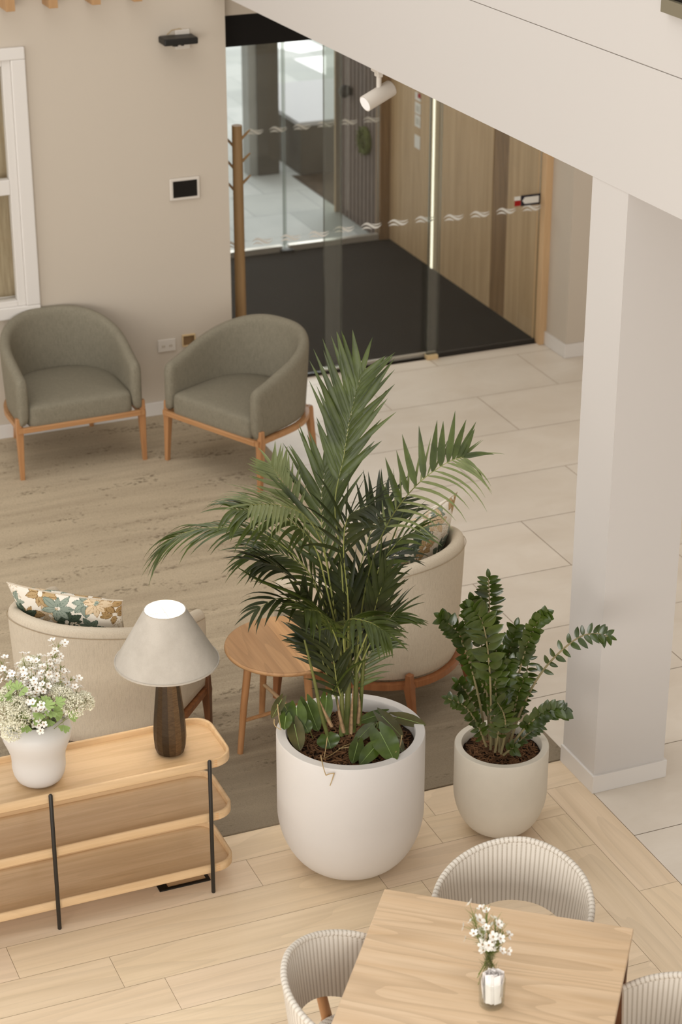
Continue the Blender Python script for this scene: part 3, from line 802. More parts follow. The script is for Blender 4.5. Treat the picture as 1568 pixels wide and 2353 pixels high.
# ---------------------------------------------------------------- printed cushions
def print_colors(seed, n):
    rg = np.random.default_rng(seed)
    img = np.ones((n, n, 3))*np.array(s2l((232, 224, 210)))
    yy, xx = np.mgrid[0:n, 0:n]/n
    pal = [((170, 140, 96), (120, 92, 56)), ((106, 120, 104), (66, 82, 72)), ((186, 158, 116), (134, 106, 70)), ((74, 86, 70), (46, 56, 46)), ((146, 156, 142), (104, 118, 106)), ((214, 192, 160), (176, 148, 112))]
    cl = [((i % 7+rg.uniform(0, 1))/7, (i//7+rg.uniform(0, 1))/7, i) for i in rg.permutation(49)[:36]]
    for cx_, cy_, i in cl:
        kind = rg.integers(0, 7) if rg.uniform() > .15 else 6
        if kind == 6:
            for _ in range(90):
                a = rg.uniform(0, 2*PI); r = .09*math.sqrt(rg.uniform(0, 1)); px_, py_ = cx_+r*math.cos(a), cy_+r*1.3*math.sin(a)
                d = np.hypot(xx-px_, yy-py_)
                img[d < .0085] = s2l((196, 176, 148)); img[d < .0058] = s2l((236, 228, 214))
            continue
        base, line = pal[kind]; base = np.array(s2l(base)); line = np.array(s2l(line))
        nl = rg.integers(5, 9); a0 = rg.uniform(0, 2*PI)
        for k in range(nl):
            a = a0+2*PI*k/nl+rg.uniform(-.2, .2); L_ = rg.uniform(.11, .17); W_ = L_*rg.uniform(.2, .28)
            dx, dy = xx-cx_, yy-cy_
            s_ = (dx*math.cos(a)+dy*math.sin(a))/L_; q = (-dx*math.sin(a)+dy*math.cos(a))/W_
            ins = (s_ > .14) & (s_ < 1)
            wid = np.where(ins, np.sin(np.clip((s_-.1)/.9, 0, 1)**.85*PI)**.8, 0)
            inside = ins & (np.abs(q) < wid)
            edge = inside & ((np.abs(q) > wid-.14) | (np.abs(q) < .05))
            shade = base*(1+.10*rg.uniform(-1, 1))
            img[inside] = shade; img[edge] = line
    return img
def cushion(label, cen, width_dir, up_dir, w_, h_, th, seed):
    n = 150
    img = print_colors(seed, n)
    xd, zd = V(width_dir).normalized(), V(up_dir).normalized(); nd = xd.cross(zd).normalized()
    o = thing('cushion', label, 'cushion', cen, 0)
    vs = []; fs = []; cols = []
    for side in (1, -1):
        off = len(vs)
        for j in range(n+1):
            for i in range(n+1):
                a, b_ = i/n*2-1, j/n*2-1
                pin = 1-.10*(1-abs(a)**2.2)*abs(b_)**3; pin2 = 1-.10*(1-abs(b_)**2.2)*abs(a)**3
                x, z = a*w_/2*pin2, b_*h_/2*pin
                puff = th*max(0, (1-abs(a)**2.6))**.55*max(0, (1-abs(b_)**2.6))**.55
                wr = .004*math.sin(9*a+4*b_)*puff/th
                vs.append(xd*x+zd*z+nd*(side*(puff*.5+wr)))
        for j in range(n):
            for i in range(n):
                q = off+j*(n+1)+i
                fs.append((q, q+1, q+n+2, q+n+1) if side < 0 else (q, q+n+1, q+n+2, q+1))
                cols.append(img[j, i] if side > 0 else img[j, n-1-i])
    me = bpy.data.meshes.new('cover'); me.from_pydata(vs, [], fs)
    l = me.color_attributes.new('print', 'FLOAT_COLOR', 'CORNER')
    arr = np.ones((len(fs)*4, 4)); arr[:, :3] = np.repeat(np.array(cols), 4, 0); l.data.foreach_set('color', arr.ravel())
    me.materials.append(MATS['floral']); me.shade_smooth()
    c_ = bpy.data.objects.new('cover', me); COL.objects.link(c_); c_.parent = o
    m = MB(); pts = []
    for k in range(81):
        t_ = k/80*4; sd = int(t_) % 4; f = (t_-int(t_))*2-1
        a, b_ = [(f, -1), (1, f), (-f, 1), (-1, -f)][sd]
        pts.append(xd*(a*w_/2*(1-.10*(1-abs(b_)**2.2)*abs(a)**3))+zd*(b_*h_/2*(1-.10*(1-abs(a)**2.2)*abs(b_)**3)))
    m.tube(pts, .0035, 6); m.build('piping', 'fabric_cream', o)
    return o
eL = V((.755, -.655, 0)); eR = V((.84, .545, 0))
cushion('leaf printed cushion in the cream armchair behind the flower vase', V((2.0, 7.90, .705)), eL, V((-FL.x*.30, -FL.y*.30, 1)), .55, .44, .13, 11)
cushion('leaf printed cushion in the cream armchair behind the palm', V((3.665, 7.935, .745)), eR, V((-FR_.x*.26, -FR_.y*.26, 1)), .52, .48, .13, 23)

# ================================================================== ROUND SIDE TABLE
o = thing('side_table', 'round oak side table with four turned legs on the carpet', 'side table', (2.94, 7.75, .006), math.radians(90))
m = MB(); n = 64; R0 = .280
for (r_, z_) in (): pass
half = []
prof = [(.0, .500), (.270, .500), (.278, .497), (.280, .490), (.276, .483), (.262, .477), (0, .475)]
m = MB()
rings = [[V((max(r, .0001)*math.cos(2*PI*k/n), max(r, .0001)*math.sin(2*PI*k/n), z)) for k in range(n)] for r, z in prof]
m.loops(rings, True, False)
m.c = []
for f in m.f:
    cy_ = sum(m.v[i][1] for i in f)/len(f); k = 1.0 if cy_ < 0 else 1.10
    m.c.append((k, k*.99, k*.97))
m.has_c = True
# split along the board joint so that the two boards differ
m2 = MB(); N_ = 48
def board(y0, y1, k):
    ys = [y0+(y1-y0)*i/12 for i in range(13)]
    top_ = []; bot_ = []
    for sgn in (1,): pass
    ptsR = [(math.sqrt(max(0, .272**2-y*y)), y) for y in ys]; ptsL = [(-x, y) for x, y in reversed(ptsR)]
    loop = ptsR+ptsL
    m2.add([(x, y, .5005) for x, y in loop], [tuple(range(len(loop)))], None, (k, k*.99, k*.97))
board(.012, .272, .97); board(-.272, .0115, 1.28)
m.build('table_top', 'oak_side_top', o, sharp=60); m2.build('top_boards', 'oak_side_top', o, False)
for a in (-82, 8, 98, 188):
    c_, s_ = math.cos(math.radians(a)), math.sin(math.radians(a))
    m = MB(); m.tube([(.245*c_, .245*s_, 0), (.22*c_, .22*s_, .25), (.19*c_, .19*s_, .478)], [.0135, .0165, .0185], 18); m.build('leg', 'oak_warm_z', o)
for a, zz_, mt in ((98, .165, 'oak_warm_x'), (8, .183, 'oak_tray')):
    c_, s_ = math.cos(math.radians(a))*.228, math.sin(math.radians(a))*.228
    m = MB(); m.tube([(c_, s_, zz_), (-c_, -s_, zz_)], .009, 12); m.build('stretcher', mt, o)

# ================================================================== OAK CONSOLE
XL, XR, YF, YBk = .80, 2.34, 6.755, 7.105
cons = thing('console_table', 'long oak console of three rimmed trays on thin black posts', 'console', (0, 0, 0))
cons.location = ((XL+XR)/2, (YF+YBk)/2, 0)
hx, hy = (XR-XL)/2, (YBk-YF)/2
def rrect(hx, hy, r, n=8):
    out = []
    for cx_, cy_, a0 in ((hx-r, hy-r, 0), (-hx+r, hy-r, 90), (-hx+r, -hy+r, 180), (hx-r, -hy+r, 270)):
        for i in range(n+1):
            a = math.radians(a0+90*i/n); out.append((cx_+r*math.cos(a), cy_+r*math.sin(a)))
    return out
def tray(z0):
    h = .042; R = .085
    prof = [(0.006, 0), (0, .005), (0, h-.005), (.003, h-.001), (.006, h), (.010, h), (.0125, h-.002), (.0135, h-.006), (.0145, .016)]
    rings = [[V((x, y, z0+z)) for x, y in rrect(hx-d, hy-d, R-d)] for d, z in prof]
    m = MB(); m.loops(rings, True, False); nn = len(rings[0])
    m.f.append(list(range(nn-1, -1, -1))); m.uv.append([(0, 0)]*nn); m.c.append((1, 1, 1))
    rim = m.build('tray_rim', 'oak_tray', cons, sharp=50)
    m = MB(); rr_ = rrect(hx-.0142, hy-.0142, R-.0142)
    m.add([V((x, y, z0+.016)) for x, y in rr_], [tuple(range(len(rr_)))]); m.build('tray_board', 'oak_tray', cons, False)
    m = MB()                                   # finger joints at the corners
    for sx in (1, -1):
        for sy in (1, -1):
            for k in range(4):
                m.box((sx*(hx-R)-.008, sy*(hy+.0002)-.0004, z0+.006+k*.009), (sx*(hx-R)+.008, sy*(hy+.0002)+.0004, z0+.009+k*.009))
    m.build('finger_joints', plain('endgrain', (206, 158, 108), .6, .2), rim, False)
for z0 in (.583, .334, .086): tray(z0)
for x in (.93, 1.578, 2.228):
    for y in (YF-.0095, YBk+.0095):
        m = MB(); m.tube([(0, 0, 0), (0, 0, .003), (0, 0, .626), (0, 0, .631)], [.0065, .0082, .0082, .005], 14)
        m.build('post', 'black_metal', cons, loc=(x-(XL+XR)/2, y-(YF+YBk)/2, 0))
tag(None or thing('floor_socket', None, None), 'black rimmed floor socket box under the right end of the console', 'floor socket')
fs_ = [q for q in COL.objects if q.name == 'floor_socket'][0]; fs_.location = (2.135, 6.88, 0)
m = MB(); m.box((-.11, -.05, .0), (.11, -.035, .006)); m.box((-.11, .035, 0), (.11, .05, .006)); m.box((-.11, -.035, 0), (-.07, .035, .006)); m.box((.095, -.035, 0), (.11, .035, .006)); m.build('frame', 'black_plastic', fs_, False)
MB().box((-.07, -.035, 0), (.095, .035, .004)).build('lid', 'oak_tray', fs_, False)

# ---------------------------------------------------------------- table lamp
LZ = .600
lc = onz(392, 1727, LZ)
lamp = thing('table_lamp', 'table lamp with cream cone shade and faceted bronze base on the console', 'table lamp', lc)
prof = [(.040, 0), (.056, .008), (.063, .03), (.0665, .07), (.066, .11), (.062, .17), (.056, .23), (.050, .29), (.045, .34), (.043, .37), (.03, .385), (.012, .39)]
m = MB(); nf = 15; rl = random.Random(5)
tones = [rl.choice([.45, .7, 1.0, 1.6, 2.3]) for _ in range(nf)]
for i in range(len(prof)-1):
    for k in range(nf):
        a0, a1 = 2*PI*k/nf+.15, 2*PI*(k+1)/nf+.15; (r0, z0), (r1, z1) = prof[i], prof[i+1]
        q = tones[k]
        m.add([(r0*math.cos(a0), r0*math.sin(a0), z0), (r0*math.cos(a1), r0*math.sin(a1), z0), (r1*math.cos(a1), r1*math.sin(a1), z1), (r1*math.cos(a0), r1*math.sin(a0), z1)], [(0, 1, 2, 3)], None, (q, q*.98, q*.95))
m.add([(prof[0][0]*math.cos(2*PI*k/nf+.15), prof[0][0]*math.sin(2*PI*k/nf+.15), 0) for k in range(nf)], [tuple(range(nf))], None, (.6, .6, .6))
m.build('base', 'bronze_facets', lamp, False)
sb, stp = .418, .645
m = MB(); m.lathe([(.2065, sb), (.0815, stp)], 64, cap=False); m.build('lamp_shade', 'lamp_shade', lamp)
m = MB(); m.lathe([(.2050, sb+.001), (.0800, stp-.001)], 64, cap=False); m.build('shade_lining', 'shade_lining', lamp)
m = MB(); m.lathe([(.0835, stp-.006), (.0835, stp+.001), (.0795, stp+.001), (.0795, stp-.006)], 64, cap=False); m.build('top_trim', 'lamp_shade', lamp); m = MB(); m.lathe([(.2085, sb-.001), (.2085, sb+.006), (.204, sb+.006), (.204, sb-.001)], 64, cap=False); m.build('bottom_trim', 'lamp_shade', lamp)
m = MB(); m.tube([(0, 0, .385), (0, 0, .47)], .014, 16); m.build('socket', 'white_plastic', lamp)
m = MB(); m.tube([(.03, .055, stp-.012), (.03, .045, .50), (.02, .03, .44)], .0025, 8); m.tube([(-.078, 0, stp-.012), (.078, 0, stp-.012)], .0018, 6); m.tube([(0, -.078, stp-.012), (0, .078, stp-.012)], .0018, 6); m.build('shade_carrier', 'white_plastic', lamp)
m = MB(); m.lathe([(.001, .46), (.012, .465), (.024, .49), (.026, .51), (.02, .53), (.001, .54)], 20); m.build('light_bulb', 'bulb', lamp)
pl = bpy.data.lights.new('lamp_light', 'POINT'); pl.energy = 3.0; pl.color = (1, .90, .76); pl.shadow_soft_size = .03
po = bpy.data.objects.new('lamp_light', pl); COL.objects.link(po); po.parent = lamp; po.location = (0, 0, .57)

# ---------------------------------------------------------------- vase and bouquet
vc = onz(92, 1791, LZ)
vase = thing('flower_vase', 'white gourd shaped ceramic vase holding flowers on the console', 'vase', vc)
prof = [(.052, 0), (.074, .003), (.091, .018), (.102, .042), (.107, .07), (.1065, .10), (.109, .13), (.121, .165), (.135, .20), (.139, .225), (.134, .25), (.113, .272), (.102, .282), (.098, .284), (.094, .282), (.096, .27), (.104, .24), (.108, .21), (.085, .1), (.06, .02), (.0, .015)]
prof = [(r*.985, z*1.0) for r, z in prof]
m = MB(); m.lathe(prof, 64); m.build('body', 'ceramic_white', vase, sharp=60)
VT = vc+V((0, 0, .275))

def petal_flower(m, c, nrm, r, rng, petals=5):
    nrm = nrm.normalized(); a = V((0, 0, 1)) if abs(nrm.z) < .9 else V((1, 0, 0)); X = a.cross(nrm).normalized(); Y = nrm.cross(X); ph = rng.uniform(0, 2*PI)
    for k in range(petals):
        t_ = ph+2*PI*k/petals; d = X*math.cos(t_)+Y*math.sin(t_); s_ = nrm.cross(d)
        pts = [c+d*r*.15]
        for f, wd_, h in ((.45, .34, .12), (.85, .42, .26), (1.12, .26, .34)):
            pts += [c+d*r*f+s_*r*wd_+nrm*r*h, c+d*r*f-s_*r*wd_+nrm*r*h]
        m.add(pts, [(0, 1, 2), (1, 3, 4, 2), (3, 5, 6, 4)])
def blob(m, c, r, n=6):
    m.lathe([(r*.2, -r), (r*.9, -r*.4), (r, 0), (r*.8, r*.5), (r*.2, r*.9)], n, c)

def wax_sprig(seed, L=.20, nf=11):
    rng = random.Random(seed)
    o = bpy.data.objects.new('waxflower_stem', None); COL.objects.link(o)
    ms, mf, mh, mn = MB(), MB(), MB(), MB()
    end = V((0, 0, L)); main = spline([V((0, 0, -.10)), V((0, 0, 0)), V((rng.uniform(-.01, .01), rng.uniform(-.01, .01), L*.5)), end], 10)
    ms.tube(main, .0014, 5)
    for k in range(nf):
        f = .45+.55*k/nf; p = sub_curve(main, f); a = k*2.4+rng.uniform(-.4, .4)
        d = V((math.cos(a), math.sin(a), rng.uniform(.5, 1.3))).normalized(); q = p+d*rng.uniform(.018, .045)
        ms.tube([p, q], .0007, 4)
        petal_flower(mf, q, (d+V((0, 0, .4))+V((rng.uniform(-.5, .5), rng.uniform(-.5, .5), 0))), rng.uniform(.0115, .0150), rng)
        blob(mh, q+d*.001, .0028, 6)
    for k in range(90):
        f = rng.uniform(.15, .97); p = sub_curve(main, f); a = rng.uniform(0, 2*PI)
        d = V((math.cos(a), math.sin(a), rng.uniform(.4, 1.4))).normalized(); L2 = rng.uniform(.018, .035); s_ = V((-math.sin(a), math.cos(a), 0))*.0009
        mn.add([p-s_, p+s_, p+d*L2*.6+s_, p+d*L2, p+d*L2*.6-s_], [(0, 1, 2, 3, 4)])
    ms.build('stem', 'stem_green', o); mf.build('petals', 'petal_white', o, False); mh.build('flower_hearts', 'flower_heart', o); mn.build('needle_leaves', 'stem_green', o, False)
    return o
def lace_bloom(seed, L=.16, R=.038):
    rng = random.Random(seed)
    o = bpy.data.objects.new('lace_flower', None); COL.objects.link(o)
    ms, mf = MB(), MB()
    ms.tube([(0, 0, -.1), (0, 0, L*.6), (0, 0, L)], .0018, 6)
    for k in range(150):
        z = 1-k/150*1.15; r = math.sqrt(max(0, 1-z*z)); a = k*2.39996
        d = V((r*math.cos(a), r*math.sin(a), z)); c_ = V((0, 0, L))+V((d.x, d.y, d.z*.75))*R*rng.uniform(.85, 1.08)
        if k % 3 == 0: ms.tube([V((0, 0, L-.01)), c_], .0004, 3, False)
        for j in range(4):
            e = (d+V((rng.uniform(-.8, .8), rng.uniform(-.8, .8), rng.uniform(-.8, .8)))).normalized(); s_ = e.cross(V((rng.random(), rng.random(), .3))).normalized()*.0014
            mf.add([c_-s_, c_+s_, c_+e*.010+s_*1.6, c_+e*.010-s_*1.6], [(0, 1, 2, 3)])
    ms.build('stem', 'stem_green', o); mf.build('florets', 'petal_cream', o, False)
    return o
def palmate(seed, L=.14):
    rng = random.Random(seed)
    o = bpy.data.objects.new('leaf_sprig', None); COL.objects.link(o)
    ms, ml = MB(), MB()
    ms.tube([(0, 0, -.08), (0, 0, L)], .0014, 5)
    for k in range(3):
        a0 = k*2.1; base = V((0, 0, L-.012*k)); d0 = V((math.cos(a0), math.sin(a0), .45)).normalized(); ctr = base+d0*.015
        ms.tube([base, ctr], .001, 4)
        for j in range(-2, 3):
            a = a0+j*.48; d = V((math.cos(a), math.sin(a), .35-.08*abs(j))).normalized(); s_ = V((-math.sin(a), math.cos(a), 0)); LL = .042-.006*abs(j)
            ml.add([ctr, ctr+d*LL*.5+s_*.0045, ctr+d*LL*.85+s_*.007, ctr+d*LL*1.05, ctr+d*LL*.85-s_*.007, ctr+d*LL*.5-s_*.0045], [(0, 1, 2, 3, 4, 5)])
    ms.build('stem', 'stem_green', o); ml.build('leaf', 'leaf_light', o, False)
    return o
def pose(o, base, tip):
    o.location = base; o.rotation_euler = (V(tip)-V(base)).to_track_quat('Z', 'Y').to_euler()
def px_v(px, py, w): # point near the vase, w metres towards/away
    if py > 1600: py -= 14
    return deep(px, py, VT.dot(DH)+w)
BB = vc+V((0, 0, .17))
def place_tree(proto, used, tip, L, label, cat, grp, base0=None):
    o = proto if not used else copy_tree(proto)
    base = base0 or BB
    d = (tip-base).normalized(); root = tip-d*L
    root = root if base0 is None else base0
    pose(o, root, tip); tag(o, label, cat, grp); return o
wx = [wax_sprig(s, .15+.02*s, 13+2*s) for s in range(3)]
used = [False]*3
wl = ['lower bloom tier of the tallest right hand sprig', 'second highest sprig, just under the tallest one', 'topmost sprig at the centre back', 'high sprig left of the centre back', 'sprig on the upper left shoulder', 'sprig just right of the centre top',
      'sprig on the upper right shoulder', 'outermost sprig on the right shoulder', 'sprig at the far left edge, above the lace flowers', 'sprig at the centre of the bouquet', 'sprig right of the centre, above the green leaves', 'sprig drooping to the front left', 'sprig hanging forward at the front centre',
      'lowest sprig, resting on the rim of the vase', 'sprig pointing out at the far right', 'sprig cut by the left frame edge, high up', 'sprig left of the centre, over the green leaf', 'sprig below the tallest one, toward the middle']
for k, (px_, py_, w_) in enumerate([(135, 1482, .02), (142, 1530, .03), (88, 1508, .05), (55, 1520, .02), (30, 1548, 0), (110, 1528, -.02), (165, 1560, .03), (178, 1590, .0), (15, 1580, -.02), (70, 1555, -.06), (105, 1560, -.07), (65, 1600, -.12), (85, 1625, -.13), (100, 1660, -.15), (190, 1600, .0), (2, 1520, .05), (45, 1572, -.03), (140, 1565, -.04)]):
    i = k % 3; L_ = .15+.02*i
    place_tree(wx[i], used[i], px_v(px_, py_, w_), L_, 'white waxflower '+wl[k], 'flower', 'white waxflower sprigs in the vase'); used[i] = True
lx = [lace_bloom(s, .14, .034+.006*s) for s in range(3)]
used = [False]*3
for k, (px_, py_, w_) in enumerate([(40, 1635, -.12), (45, 1660, -.14), (15, 1650, -.1), (10, 1620, -.05), (145, 1615, -.06), (165, 1635, -.08), (195, 1625, -.02), (70, 1530, .06), (25, 1600, -.06), (138, 1590, -.03), (28, 1690, -.13)]):
    i = k % 3
    place_tree(lx[i], used[i], px_v(px_, py_, w_), .14, 'domed head of tiny cream lace florets in the white vase', 'flower', 'cream lace flower heads in the vase'); used[i] = True
ll_ = ['front left, over the rim', 'below the first at the front left rim', 'at the left edge of the bouquet', 'lowest at the frame edge on the left', 'right of the centre', 'at the lower right, above the rim', 'farthest to the right', 'high at the back', 'at the upper left', 'to the right of the centre, deeper in', 'hanging lowest over the vase on the left']
for k, q in enumerate([x for x in COL.objects if x.name.startswith('lace_flower')]): q['label'] = 'cream lace flower head in the vase, '+ll_[k]
lf = palmate(4); u_ = False
for px_, py_, w_ in [(95, 1640, -.14), (120, 1635, -.13), (40, 1590, -.10), (68, 1670, -.13), (150, 1668, -.12), (15, 1590, -.08), (115, 1655, -.12)]:
    place_tree(lf, u_, px_v(px_, py_, w_), .14, 'light green lobed leaf sprig among the flowers in the white vase', 'leaf sprig', 'green leaf sprigs in the vase'); u_ = True
for q, e in zip([x for x in COL.objects if x.name.startswith('leaf_sprig')], ['at the front centre', 'at the front, just right of centre', 'at the upper left', 'low over the rim at the left', 'hanging over the rim at the right', 'at the far left', 'low between the two front blooms']): q['label'] = 'light green lobed leaf sprig in the white vase, '+e

# ================================================================== PLANTERS
def planter(name, label, c, R, H, zc, th, mat, soil_z, nch, seed):
    o = thing(name, label, 'planter', c)
    n = 14; prof = [(.0, 0), (R*.30, 0), (R*.36, .004)]
    for i in range(1, n+1):
        a = PI/2*i/n
        r = R*.36+(R-R*.36)*math.sin(a)**.92; z = .004+(zc-.004)*(1-math.cos(a)**1.15)
        prof.append((r, z))
    prof += [(R, H-.004), (R-.003, H), (R-th+.003, H), (R-th, H-.004), (R-th, soil_z-.03)]
    m = MB(); m.lathe(prof, 96); m.build('pot', mat, o, sharp=50)
    rng = random.Random(seed); m = MB(); rs = [0, .25, .5, .75, 1.0]; rings = []
    for i in range(1, 13):
        r = (R-th-.0005)*i/12
        rings.append([V((r*math.cos(2*PI*k/40), r*math.sin(2*PI*k/40), soil_z+.012*math.cos(r/R*2.4)+rng.uniform(-.005, .005))) for k in range(40)])
    m.loops(rings, True, False); m.f.append(list(range(40))); m.uv.append([(0, 0)]*40); m.c.append((1, 1, 1))
    s = m.build('soil', 'soil_dark', o, False); s['kind'] = 'stuff'
    m = MB()
    for _ in range(nch):
        a = rng.uniform(0, 2*PI); r = (R-th-.02)*math.sqrt(rng.random()); L_ = rng.uniform(.008, .026); b_ = rng.uniform(0, PI)
        c_ = V((r*math.cos(a), r*math.sin(a), soil_z+.013*math.cos(r/R*2.4)+rng.uniform(0, .008)))
        d = V((math.cos(b_), math.sin(b_), rng.uniform(-.35, .35))); s_ = V((-d.y, d.x, rng.uniform(-.5, .5))).normalized()
        m.obox(c_, d*L_, s_*rng.uniform(.0012, .0035), d.cross(s_).normalized()*.001)
    s = m.build('bark_mulch', 'bark', o, False); s['kind'] = 'stuff'
    return o
PC = V((2.838, 6.748, 0)); GC = V((3.526, 6.735, 0))
planter('large_planter', 'large white rounded planter in front of the cream armchair', PC, .305, .628, .27, .042, 'pot_white', .572, 1500, 1)
planter('small_planter', 'smaller pale grey rounded planter next to the white column', GC, .200, .416, .20, .032, 'pot_grey', .375, 700, 2)

# ---------------------------------------------------------------- palm
def leaflet(m, p, d, nrm, L, W, droop, curl=0.0, nseg=7, col=None):
    d = d.normalized(); s_ = d.cross(nrm).normalized(); n2 = s_.cross(d).normalized()
    pts = []; pos = p.copy(); dd = d.copy()
    cur = []
    for i in range(nseg+1):
        t_ = i/nseg
        cur.append((pos.copy(), dd.copy()))
        dd = (dd+V((0, 0, -1))*droop*(t_+.15)/nseg*2.2+n2*curl/nseg).normalized()
        pos = pos+dd*L/nseg
    vs = []
    for i, (c_, dv) in enumerate(cur):
        t_ = i/nseg; w_ = W*(math.sin(PI*min(1, t_*.93+.07)**.62)**.9)*.5 if t_ < 1 else .0003
        if i == 0: w_ = W*.14
        ss = dv.cross(n2).normalized(); nn = ss.cross(dv).normalized()
        vs += [c_-ss*w_+nn*w_*.35, c_, c_+ss*w_+nn*w_*.35]
    fs = []
    for i in range(nseg):
        for k in (0, 1): fs.append((i*3+k, i*3+k+1, i*3+k+4, i*3+k+3))
    m.add(vs, fs, None, col)
palm = thing('palm_plant', 'tall kentia palm with arching fronds in the large white planter', 'palm', PC+V((0, 0, .57)))
PD = PC.dot(DH)
org = palm.location
def pp(px, py, w): return deep(px, py, PD+w)-org
CAMN = -FW
def frond(pts, L, n, mats='palm_leaf', nrm=None, ang=38, droop=.35, W=.021, t0=.12, tilt=0.0, sides=(1, -1), seed=0, lup=None, r0=.004, dl=None, taper=.55):
    rng = random.Random(seed)
    rach = spline([pp(*q) for q in pts], 30)
    m = MB(); m.tube(rach, [r0*(1-.8*i/30) for i in range(31)], 6)
    st_ = m.build('rachis', 'rachis', None)
    lv = MB()
    N0 = V(nrm) if nrm is not None else V((0, 0, 1))
    for i in range(n):
        f = t0+(1-t0)*(i+.5)/n
        p = sub_curve(rach, f); T = (sub_curve(rach, min(1, f+.03))-sub_curve(rach, max(0, f-.03))).normalized()
        S = T.cross(N0).normalized(); NN = S.cross(T).normalized()
        k = math.sin(PI*(.18+.72*(f-t0)/(1-t0)))**taper
        for sd in sides:
            a = math.radians(ang+rng.uniform(-6, 6)-14*(f-t0)); d = T*math.cos(a)+S*sd*math.sin(a)+NN*tilt
            dr = droop if not isinstance(droop, tuple) else (droop[0] if sd > 0 else droop[1])
            ll = L if not isinstance(L, tuple) else (L[0] if sd > 0 else L[1])
            leaflet(lv, p, d, NN, ll*k*rng.uniform(.88, 1.1), W*rng.uniform(.8, 1.15), dr*rng.uniform(.7, 1.3), rng.uniform(-.2, .2))
    leaflet(lv, rach[-1], (rach[-1]-rach[-3]), N0, (L if not isinstance(L, tuple) else L[0])*.6, W*.8, .3)
    fr = lv.build('frond', mats, palm, True, sharp=80)
    st_.parent = fr
    return fr
UPV = V((0, 0, 1)); TC = CAMN*1.0
# big upright frond facing the camera
frond([(795, 1500, 0), (785, 1300, .0), (770, 1160, .02), (790, 1050, .05), (805, 960, .08), (828, 868, .12)], (.27, .32), 19, 'palm_leaf', TC, 33, (.05, .02), .028, .48, seed=1)
frond([(800, 1520, .02), (770, 1380, .06), (745, 1250, .1), (738, 1160, .16), (745, 1080, .2)], .30, 15, 'palm_leaf', TC*.6+UPV*.4, 36, .12, .025, .35, seed=2)
# right frond, feathered up on top and hanging below
frond([(820, 1500, 0), (835, 1380, -.01), (862, 1270, -.02), (905, 1180, -.03), (965, 1108, -.04), (1030, 1062, -.04), (1068, 1050, -.05)], (.26, .17), 15, 'palm_leaf_pale', TC*.5+UPV*.6, 48, (.75, .05), .011, .42, seed=3)
frond([(820, 1500, 0), (835, 1380, -.01), (862, 1270, -.02), (905, 1180, -.03), (965, 1108, -.04), (1030, 1062, -.04), (1066, 1050, -.05)], .20, 11, 'palm_leaf', TC*.5+UPV*.2, 62, .0, .028, .48, sides=(-1,), seed=4)
# left fronds
frond([(785, 1500, 0), (760, 1350, -.04), (740, 1250, -.1), (700, 1185, -.18), (640, 1160, -.26), (575, 1160, -.34)], .22, 20, 'palm_leaf_pale', UPV*1+TC*.3, 50, .45, .016, .45, seed=5)
frond([(785, 1500, 0), (755, 1370, -.05), (725, 1260, -.1), (670, 1200, -.14), (600, 1175, -.16), (540, 1170, -.2)], .24, 20, 'palm_leaf', UPV*1+TC*.2, 48, .75, .02, .42, seed=6)
frond([(780, 1500, 0), (735, 1370, .0), (690, 1290, .02), (600, 1225, .05), (500, 1212, .05), (415, 1228, .04), (375, 1262, .03)], .25, 23, 'palm_leaf', UPV, 36, .75, .017, .4, seed=7)
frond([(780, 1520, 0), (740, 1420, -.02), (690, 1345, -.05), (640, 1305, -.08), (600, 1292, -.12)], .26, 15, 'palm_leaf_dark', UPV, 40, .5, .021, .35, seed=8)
frond([(785, 1500, 0), (745, 1330, .08), (690, 1180, .14), (650, 1110, .18), (625, 1070, .2)], .15, 12, 'palm_leaf_pale', TC*.8+UPV*.3, 46, -.15, .016, .5, seed=9)
# centre and right mass
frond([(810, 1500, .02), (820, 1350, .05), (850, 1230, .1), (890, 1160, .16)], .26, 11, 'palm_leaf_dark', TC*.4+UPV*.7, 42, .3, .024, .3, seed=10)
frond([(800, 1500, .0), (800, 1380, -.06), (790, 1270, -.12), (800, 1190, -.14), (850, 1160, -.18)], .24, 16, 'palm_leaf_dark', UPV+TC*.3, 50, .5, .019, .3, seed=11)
frond([(820, 1500, 0), (845, 1400, .0), (870, 1310, .0), (920, 1240, -.02), (960, 1220, -.04)], .22, 8, 'palm_leaf', UPV+TC*.2, 44, .4, .022, .3, seed=12)
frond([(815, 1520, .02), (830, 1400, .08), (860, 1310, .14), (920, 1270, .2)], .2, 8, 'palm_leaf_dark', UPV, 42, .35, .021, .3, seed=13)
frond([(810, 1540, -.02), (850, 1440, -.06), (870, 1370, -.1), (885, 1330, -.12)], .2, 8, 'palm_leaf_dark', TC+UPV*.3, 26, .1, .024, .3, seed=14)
# lower arching fronds
frond([(800, 1560, 0), (770, 1460, -.1), (740, 1410, -.18), (700, 1400, -.24)], .2, 13, 'palm_leaf', UPV+TC*.25, 58, .75, .021, .3, seed=15)
frond([(800, 1560, 0), (790, 1470, -.1), (800, 1425, -.18), (850, 1430, -.24), (890, 1455, -.27)], .18, 14, 'palm_leaf', UPV+TC*.2, 55, .7, .021, .3, seed=16)
frond([(815, 1560, 0), (850, 1480, .0), (885, 1430, .02), (915, 1410, .02)], .2, 11, 'palm_leaf', UPV+TC*.2, 42, .45, .018, .3, seed=17)
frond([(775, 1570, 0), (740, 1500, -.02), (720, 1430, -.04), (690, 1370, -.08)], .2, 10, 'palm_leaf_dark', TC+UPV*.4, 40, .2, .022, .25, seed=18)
frond([(770, 1600, 0), (745, 1530, .02), (735, 1470, .04), (760, 1400, .06)], .2, 10, 'palm_leaf_dark', TC+UPV*.4, 38, .25, .022, .25, seed=19)
